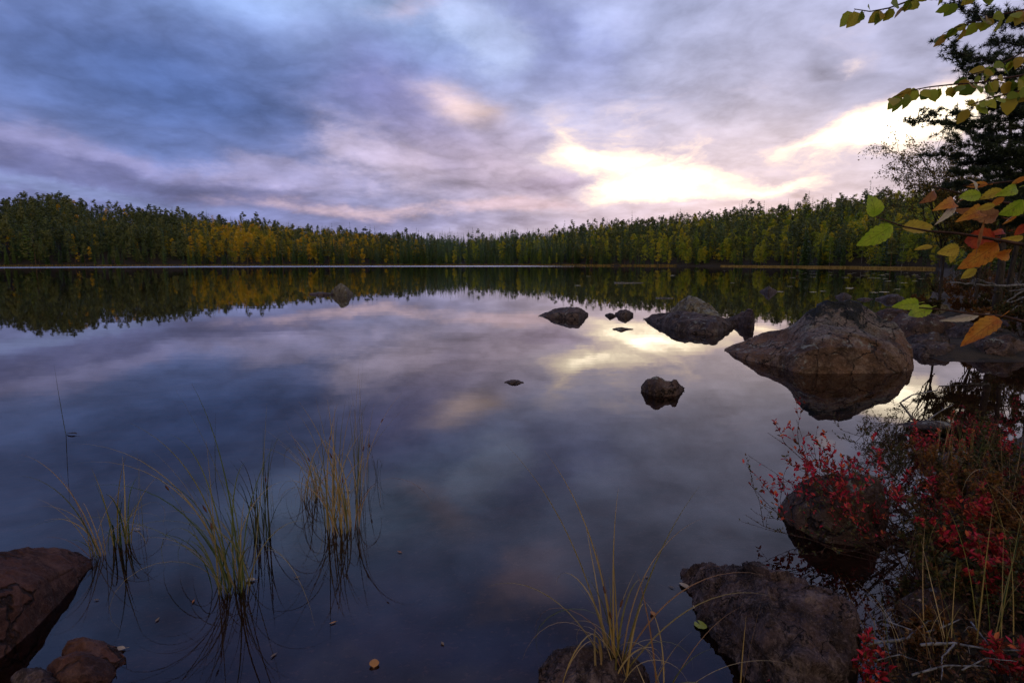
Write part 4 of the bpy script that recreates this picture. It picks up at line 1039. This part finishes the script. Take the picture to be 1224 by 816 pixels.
def leafy_tree(label, u, Y, H, tips, leafL, dens, mat, group, r=.04, name='birch_tree', cat='birch tree', bark='bark'):
    x = at_y(u, 314, Y).x
    root, wood, ax, o = near_tree(name, label, x, Y, H, r, None, (-.15, 0), group, cat); fol = MB()
    def br(a, b, rr, depth):
        n = 7; pts = [a.lerp(b, i / n) + rvec() * .02 * (b - a).length + Vector((0, 0, .12 * (b - a).length * math.sin(math.pi * i / n))) for i in range(n + 1)]
        wood.tube(pts, rr, rr * .3, 5); L = (b - a).length
        for i in range(2, n + 1):
            for k in range(dens):
                p = pts[i] + rvec() * .03; d = (rvec() + Vector((0, 0, -.6))).normalized(); l = leafL * rng.uniform(.6, 1.2)
                V, F = leaf_verts(p, d, rvec().normalized(), l, l * .7, .15, .1); fol.add(V, F)
            if depth < 2 and i > 2:
                for k in range(2):
                    d = ((pts[i] - pts[i - 1]).normalized() + rvec() * .55).normalized(); br(pts[i], pts[i] + d * L * rng.uniform(.2, .38), rr * .45, depth + 1)
    for (tu, tv, ry) in tips:
        b = at_y(tu, tv, Y + ry) - o; a = on_axis(ax, max(.5 * b.z, .4)); br(a, b, r * .35, 0)
    wood.build('trunk', M[bark], root, True); fol.build('crown', mat, root)
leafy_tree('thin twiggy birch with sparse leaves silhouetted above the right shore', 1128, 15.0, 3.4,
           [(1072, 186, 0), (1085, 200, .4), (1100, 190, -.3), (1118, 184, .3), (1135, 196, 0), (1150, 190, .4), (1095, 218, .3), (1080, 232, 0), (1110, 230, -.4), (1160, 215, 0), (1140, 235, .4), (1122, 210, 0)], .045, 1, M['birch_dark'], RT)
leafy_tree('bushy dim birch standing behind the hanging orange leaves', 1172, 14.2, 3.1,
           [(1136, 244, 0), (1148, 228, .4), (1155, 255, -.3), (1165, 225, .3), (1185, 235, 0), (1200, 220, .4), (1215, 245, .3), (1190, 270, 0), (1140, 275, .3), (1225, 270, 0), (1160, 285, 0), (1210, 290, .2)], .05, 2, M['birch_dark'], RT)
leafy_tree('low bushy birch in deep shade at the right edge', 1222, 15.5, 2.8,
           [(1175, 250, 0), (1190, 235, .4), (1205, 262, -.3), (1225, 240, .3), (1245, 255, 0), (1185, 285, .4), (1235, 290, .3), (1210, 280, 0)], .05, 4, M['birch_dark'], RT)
for k, (u, v, L, pal, lb) in enumerate([(1122, 356, .75, 'olive', 'brown heath shrub at the waterline tip of the right bank'), (1140, 362, .8, 'rust', 'rust heath shrub behind the bank rocks'), (1162, 366, .85, 'olive', 'dark heath shrub below the pale dead branch'),
                                         (1186, 372, .8, 'rust', 'rusty heath shrub left of the fan of dead branches'), (1214, 374, .9, 'olive', 'olive heath shrub at the foot of the slender pine'), (1150, 350, 1.0, 'olive', 'tall dim shrub behind the heath shrubs'), (1195, 352, 1.1, 'rust', 'tall russet shrub under the dim birch'), (1228, 350, 1.1, 'olive', 'tall dim shrub at the right edge under the pines'), (1170, 345, 1.1, 'olive', 'tall shaded shrub between the two dim birches'),
    (1112, 378, .5, 'olive', 'low dark shrub among the bank rocks right of the boulder'), (1148, 382, .55, 'rust', 'low rusty shrub between the mossy stone and the inlet rocks'), (1180, 388, .55, 'olive', 'low dim shrub under the lower twig of the sapling'),
    (1212, 396, .6, 'olive', 'low dark shrub overhanging the inlet at the right edge'), (1166, 404, .4, 'rust', 'small russet shrub at the brink of the inlet'), (1220, 416, .6, 'olive', 'dark shrub drooping to the inlet water at the right edge'), (1100, 366, .4, 'rust', 'tiny brown shrub by the low grey stones in the lake')]):
    shrub((u, v), lb, pal, 16, L, .045, 3, (0, 0), .75, 'heath shrubs on the far right bank')

# birch overhead, its trunk just outside the picture
M['leaf_birch'] = leaf_mat('birch_leaf', [(.09, .13, .014, 1), (.20, .24, .02, 1), (.34, .36, .026, 1), (.40, .32, .03, 1), (.44, .22, .03, 1)], 'island', .5, .45)
def overhanging_birch():
    x, y = 2.45, 1.95
    root, wood, ax, o = near_tree('birch_tree', 'birch hanging leafy green and yellow twigs in from the top right corner', x, y, 4.2, .05, None, (-.1, .1), None, 'birch tree'); fol = MB(); tws = MB()
    twigs = [([(1021, 11), (1040, 14), (1062, 10), (1085, 2), (1115, -8), (1170, -25), (1290, -40)], 1.75), ([(1128, 40), (1145, 32), (1165, 26), (1195, 18), (1224, 12), (1300, 0)], 1.95),
             ([(1068, 116), (1090, 108), (1112, 104), (1140, 101), (1172, 99), (1200, 94), (1224, 90), (1300, 78)], 1.85), ([(1150, 92), (1180, 84), (1205, 72), (1224, 62), (1300, 50)], 2.05),
             ([(1155, 128), (1180, 118), (1205, 112), (1224, 108), (1300, 90)], 1.7), ([(1140, 4), (1160, -6), (1200, -20), (1290, -30)], 1.9)]
    for (px, Y) in twigs:
        pts = [at_y(u, v, Y) - o for u, v in px]; base = on_axis(ax, pts[-1].z - .25); pts = pts + [base]
        tws.tube(pts, .0011, .0042, 6)
        for a, b in zip(pts[:-2], pts[1:-1]):
            m_ = max(2, int((b - a).length / .013))
            for k in range(m_):
                p = a.lerp(b, (k + rng.random()) / m_); d = Vector((rng.gauss(-.35, .6), rng.gauss(0, .6), -.75 + rng.gauss(0, .35))).normalized()
                p2 = p + d * .010; fol.tube([p, p2], .0006, .0005, 4, False)
                L = rng.uniform(.030, .050); V, F = leaf_verts2(p2, d, Vector((rng.gauss(0, .5), -1 + rng.gauss(0, .5), rng.gauss(.2, .4))).normalized(), L, L * rng.uniform(.62, .8)); fol.add(V, F)
    wood.build('trunk', M['birch_bark'], root, True); tws.build('twigs', M['twig'], root, True); fol.build('crown', M['leaf_birch'], root, True)
def leaf_verts2(p, d, nrm, L, W):
    """ovate toothed leaf with a folded midrib"""
    s = d.cross(nrm).normalized(); nrm = s.cross(d); V = []; n = 7; fo = rng.uniform(.05, .3); cu = rng.uniform(-.1, .3)
    for i in range(n + 1):
        t = i / n; w = .5 * W * math.sin(math.pi * min(t ** .7, .995)) ** .8 + .0004
        if 0 < i < n: w *= 1.06 if i % 2 else .95
        c = p + d * L * t - nrm * L * cu * t * t
        V += [c - s * w + nrm * w * fo, c, c + s * w + nrm * w * fo]
    F = []
    for i in range(n): a = 3 * i; F += [(a, a + 1, a + 4, a + 3), (a + 1, a + 2, a + 5, a + 4)]
    return V, F
overhanging_birch()

# sapling with large autumn leaves close by, rooted just outside the right edge
def vein_mat(name, c0, c1, spot, transl=.6):
    m, n, out = new_mat(name)
    uv = n.node('ShaderNodeTexCoord').outputs['UV']; U, V, _ = n.sep(uv)
    tc = n.node('ShaderNodeTexCoord').outputs['Object']
    q = n.m('ABSOLUTE', n.m('SUBTRACT', U, .5))
    st = n.m('SINE', n.m('MULTIPLY', n.m('SUBTRACT', V, n.m('MULTIPLY', q, .55)), 46.0))
    vein = n.m('MAXIMUM', n.ss(st, .90, 1.0), n.ss(q, .035, .012))
    a = n.noise(tc, 38, 5, .6)['Fac']; b = n.noise(n.vm('ADD', tc, (3, 1, 2)), 160, 4, .7)['Fac']
    c = n.mix(n.ss(a, .38, .62), c0, c1); c = n.mix(n.m('MULTIPLY', n.ss(b, .58, .70), .8), c, spot)
    c = n.mix(n.m('MULTIPLY', vein, .6), c, (c0[0] * .5, c0[1] * .45, c0[2] * .5, 1))
    p = principled(n, c, .42, .35, bump(n, n.m('MULTIPLY', vein, -1), .5, .0006)); tr = n.node('ShaderNodeBsdfTranslucent'); n.put(tr.inputs[0], c)
    mx = n.node('ShaderNodeMixShader'); mx.inputs[0].default_value = transl
    m.node_tree.links.new(p.outputs[0], mx.inputs[1]); m.node_tree.links.new(tr.outputs[0], mx.inputs[2]); m.node_tree.links.new(mx.outputs[0], out.inputs[0]); return m
LM = {'green': vein_mat('leaf_green', (.30, .40, .018, 1), (.46, .50, .03, 1), (.16, .10, .03, 1)), 'yellow': vein_mat('leaf_yellow', (.50, .33, .03, 1), (.62, .42, .04, 1), (.22, .09, .02, 1)),
      'orange': vein_mat('leaf_orange', (.55, .16, .02, 1), (.62, .27, .03, 1), (.14, .04, .015, 1)), 'red': vein_mat('leaf_red', (.36, .035, .014, 1), (.52, .09, .02, 1), (.10, .02, .012, 1)),
      'pale': vein_mat('leaf_pale', (.42, .36, .26, 1), (.52, .42, .30, 1), (.25, .15, .08, 1), .3), 'rust': vein_mat('leaf_rust', (.30, .10, .03, 1), (.42, .18, .05, 1), (.10, .03, .015, 1))}
NICE = {'green': 'yellow green leaf', 'yellow': 'yellow leaf', 'orange': 'orange leaf', 'red': 'dark red leaf', 'pale': 'pale dried leaf', 'rust': 'rusty brown leaf'}
def sapling():
    x, y = 1.42, 1.18; z = gz(x, y)
    root = empty('alder_sapling', (x, y, z), 'sapling with large green, yellow, orange and red leaves at the right edge', 'sapling')
    o = Vector((x, y, z)); wood = MB()
    stem = [Vector((0, 0, -.05)), Vector((.02, .0, .5)), Vector((-.01, .02, 1.0)), Vector((.0, .0, 1.5)), Vector((.02, .02, 1.9))]
    wood.tube(stem, .013, .005, 8)
    tw = [([(1046, 260), (1079, 270), (1110, 275), (1144, 280), (1169, 283), (1200, 288), (1230, 294), (1290, 300)], 1.06), ([(1098, 366), (1130, 370), (1165, 376), (1200, 380), (1230, 385), (1290, 392)], 1.08),
          ([(1115, 224), (1150, 232), (1185, 240), (1230, 246), (1290, 262)], 1.10), ([(1150, 222), (1185, 218), (1230, 214), (1290, 230)], 1.12)]
    for px, Y in tw:
        pts = [at_y(u, v, Y) - o + rvec() * .002 for u, v in px] ; pts.append(on_axis(stem, pts[-1].z - .05)); wood.tube(pts, .0011, .0042, 7)
    wood.build('stem', M['twig'], root, True)
    LV = [(1046, 259, 1043, 230, .78, 'green'), (1068, 270, 1022, 296, .50, 'green'), (1077, 274, 1114, 272, .36, 'yellow'), (1120, 229, 1103, 243, .5, 'rust'), (1144, 243, 1123, 267, .25, 'pale'),
          (1194, 291, 1143, 324, .52, 'orange'), (1186, 284, 1143, 287, .55, 'red'), (1197, 260, 1145, 252, .36, 'rust'), (1224, 240, 1193, 260, .78, 'green'), (1199, 227, 1168, 238, .5, 'yellow'),
          (1171, 233, 1141, 237, .42, 'green'), (1181, 221, 1154, 224, .42, 'orange'), (1146, 240, 1124, 246, .42, 'orange'), (1146, 296, 1117, 303, .6, 'yellow'), (1142, 296, 1134, 315, .55, 'yellow'),
          (1168, 321, 1149, 333, .5, 'yellow'), (1193, 305, 1217, 303, .45, 'orange'), (1225, 284, 1199, 286, .36, 'yellow'), (1228, 268, 1211, 282, .6, 'red'), (1115, 294, 1092, 298, .3, 'yellow'),
          (1226, 210, 1207, 221, .5, 'orange'), (1218, 224, 1193, 233, .45, 'green'), (1168, 226, 1160, 211, .3, 'pale'), (1205, 276, 1182, 279, .25, 'red'), (1190, 246, 1166, 251, .5, 'yellow'), (1200, 236, 1182, 247, .5, 'orange'), (1176, 252, 1150, 260, .5, 'orange'), (1215, 255, 1196, 268, .5, 'orange'), (1168, 297, 1176, 262, .12, 'rust'),
          (1097, 362, 1062, 367, .32, 'green'), (1112, 368, 1079, 380, .34, 'green'), (1172, 376, 1123, 384, .2, 'pale'), (1196, 379, 1147, 413, .40, 'orange')]
    for i, (u0, v0, u1, v1, wr, c) in enumerate(LV):
        Y = 1.05 + .02 * (i % 4); a = at_y(u0, v0, Y) - o; b = at_y(u1, v1, Y + rng.uniform(-.03, .03)) - o; d = b - a; L = d.length
        mb = big_leaf(L * .94, L * wr * .94, 50 + i, rng.uniform(.1, .5) * rng.choice((1, 1, -.5)), rng.uniform(.08, .42), 14, .06)
        yax = d.normalized(); nz = (Vector((rng.gauss(0, .25), -1, rng.gauss(.25, .25)))); zax = (nz - yax * nz.dot(yax)).normalized(); xax = yax.cross(zax)
        lf = mb.build('leaf', LM[c], root, True)
        lf.matrix_local = Matrix(((xax.x, yax.x, zax.x, a.x), (xax.y, yax.y, zax.y, a.y), (xax.z, yax.z, zax.z, a.z), (0, 0, 0, 1)))
        lf['label'] = NICE[c]
sapling()
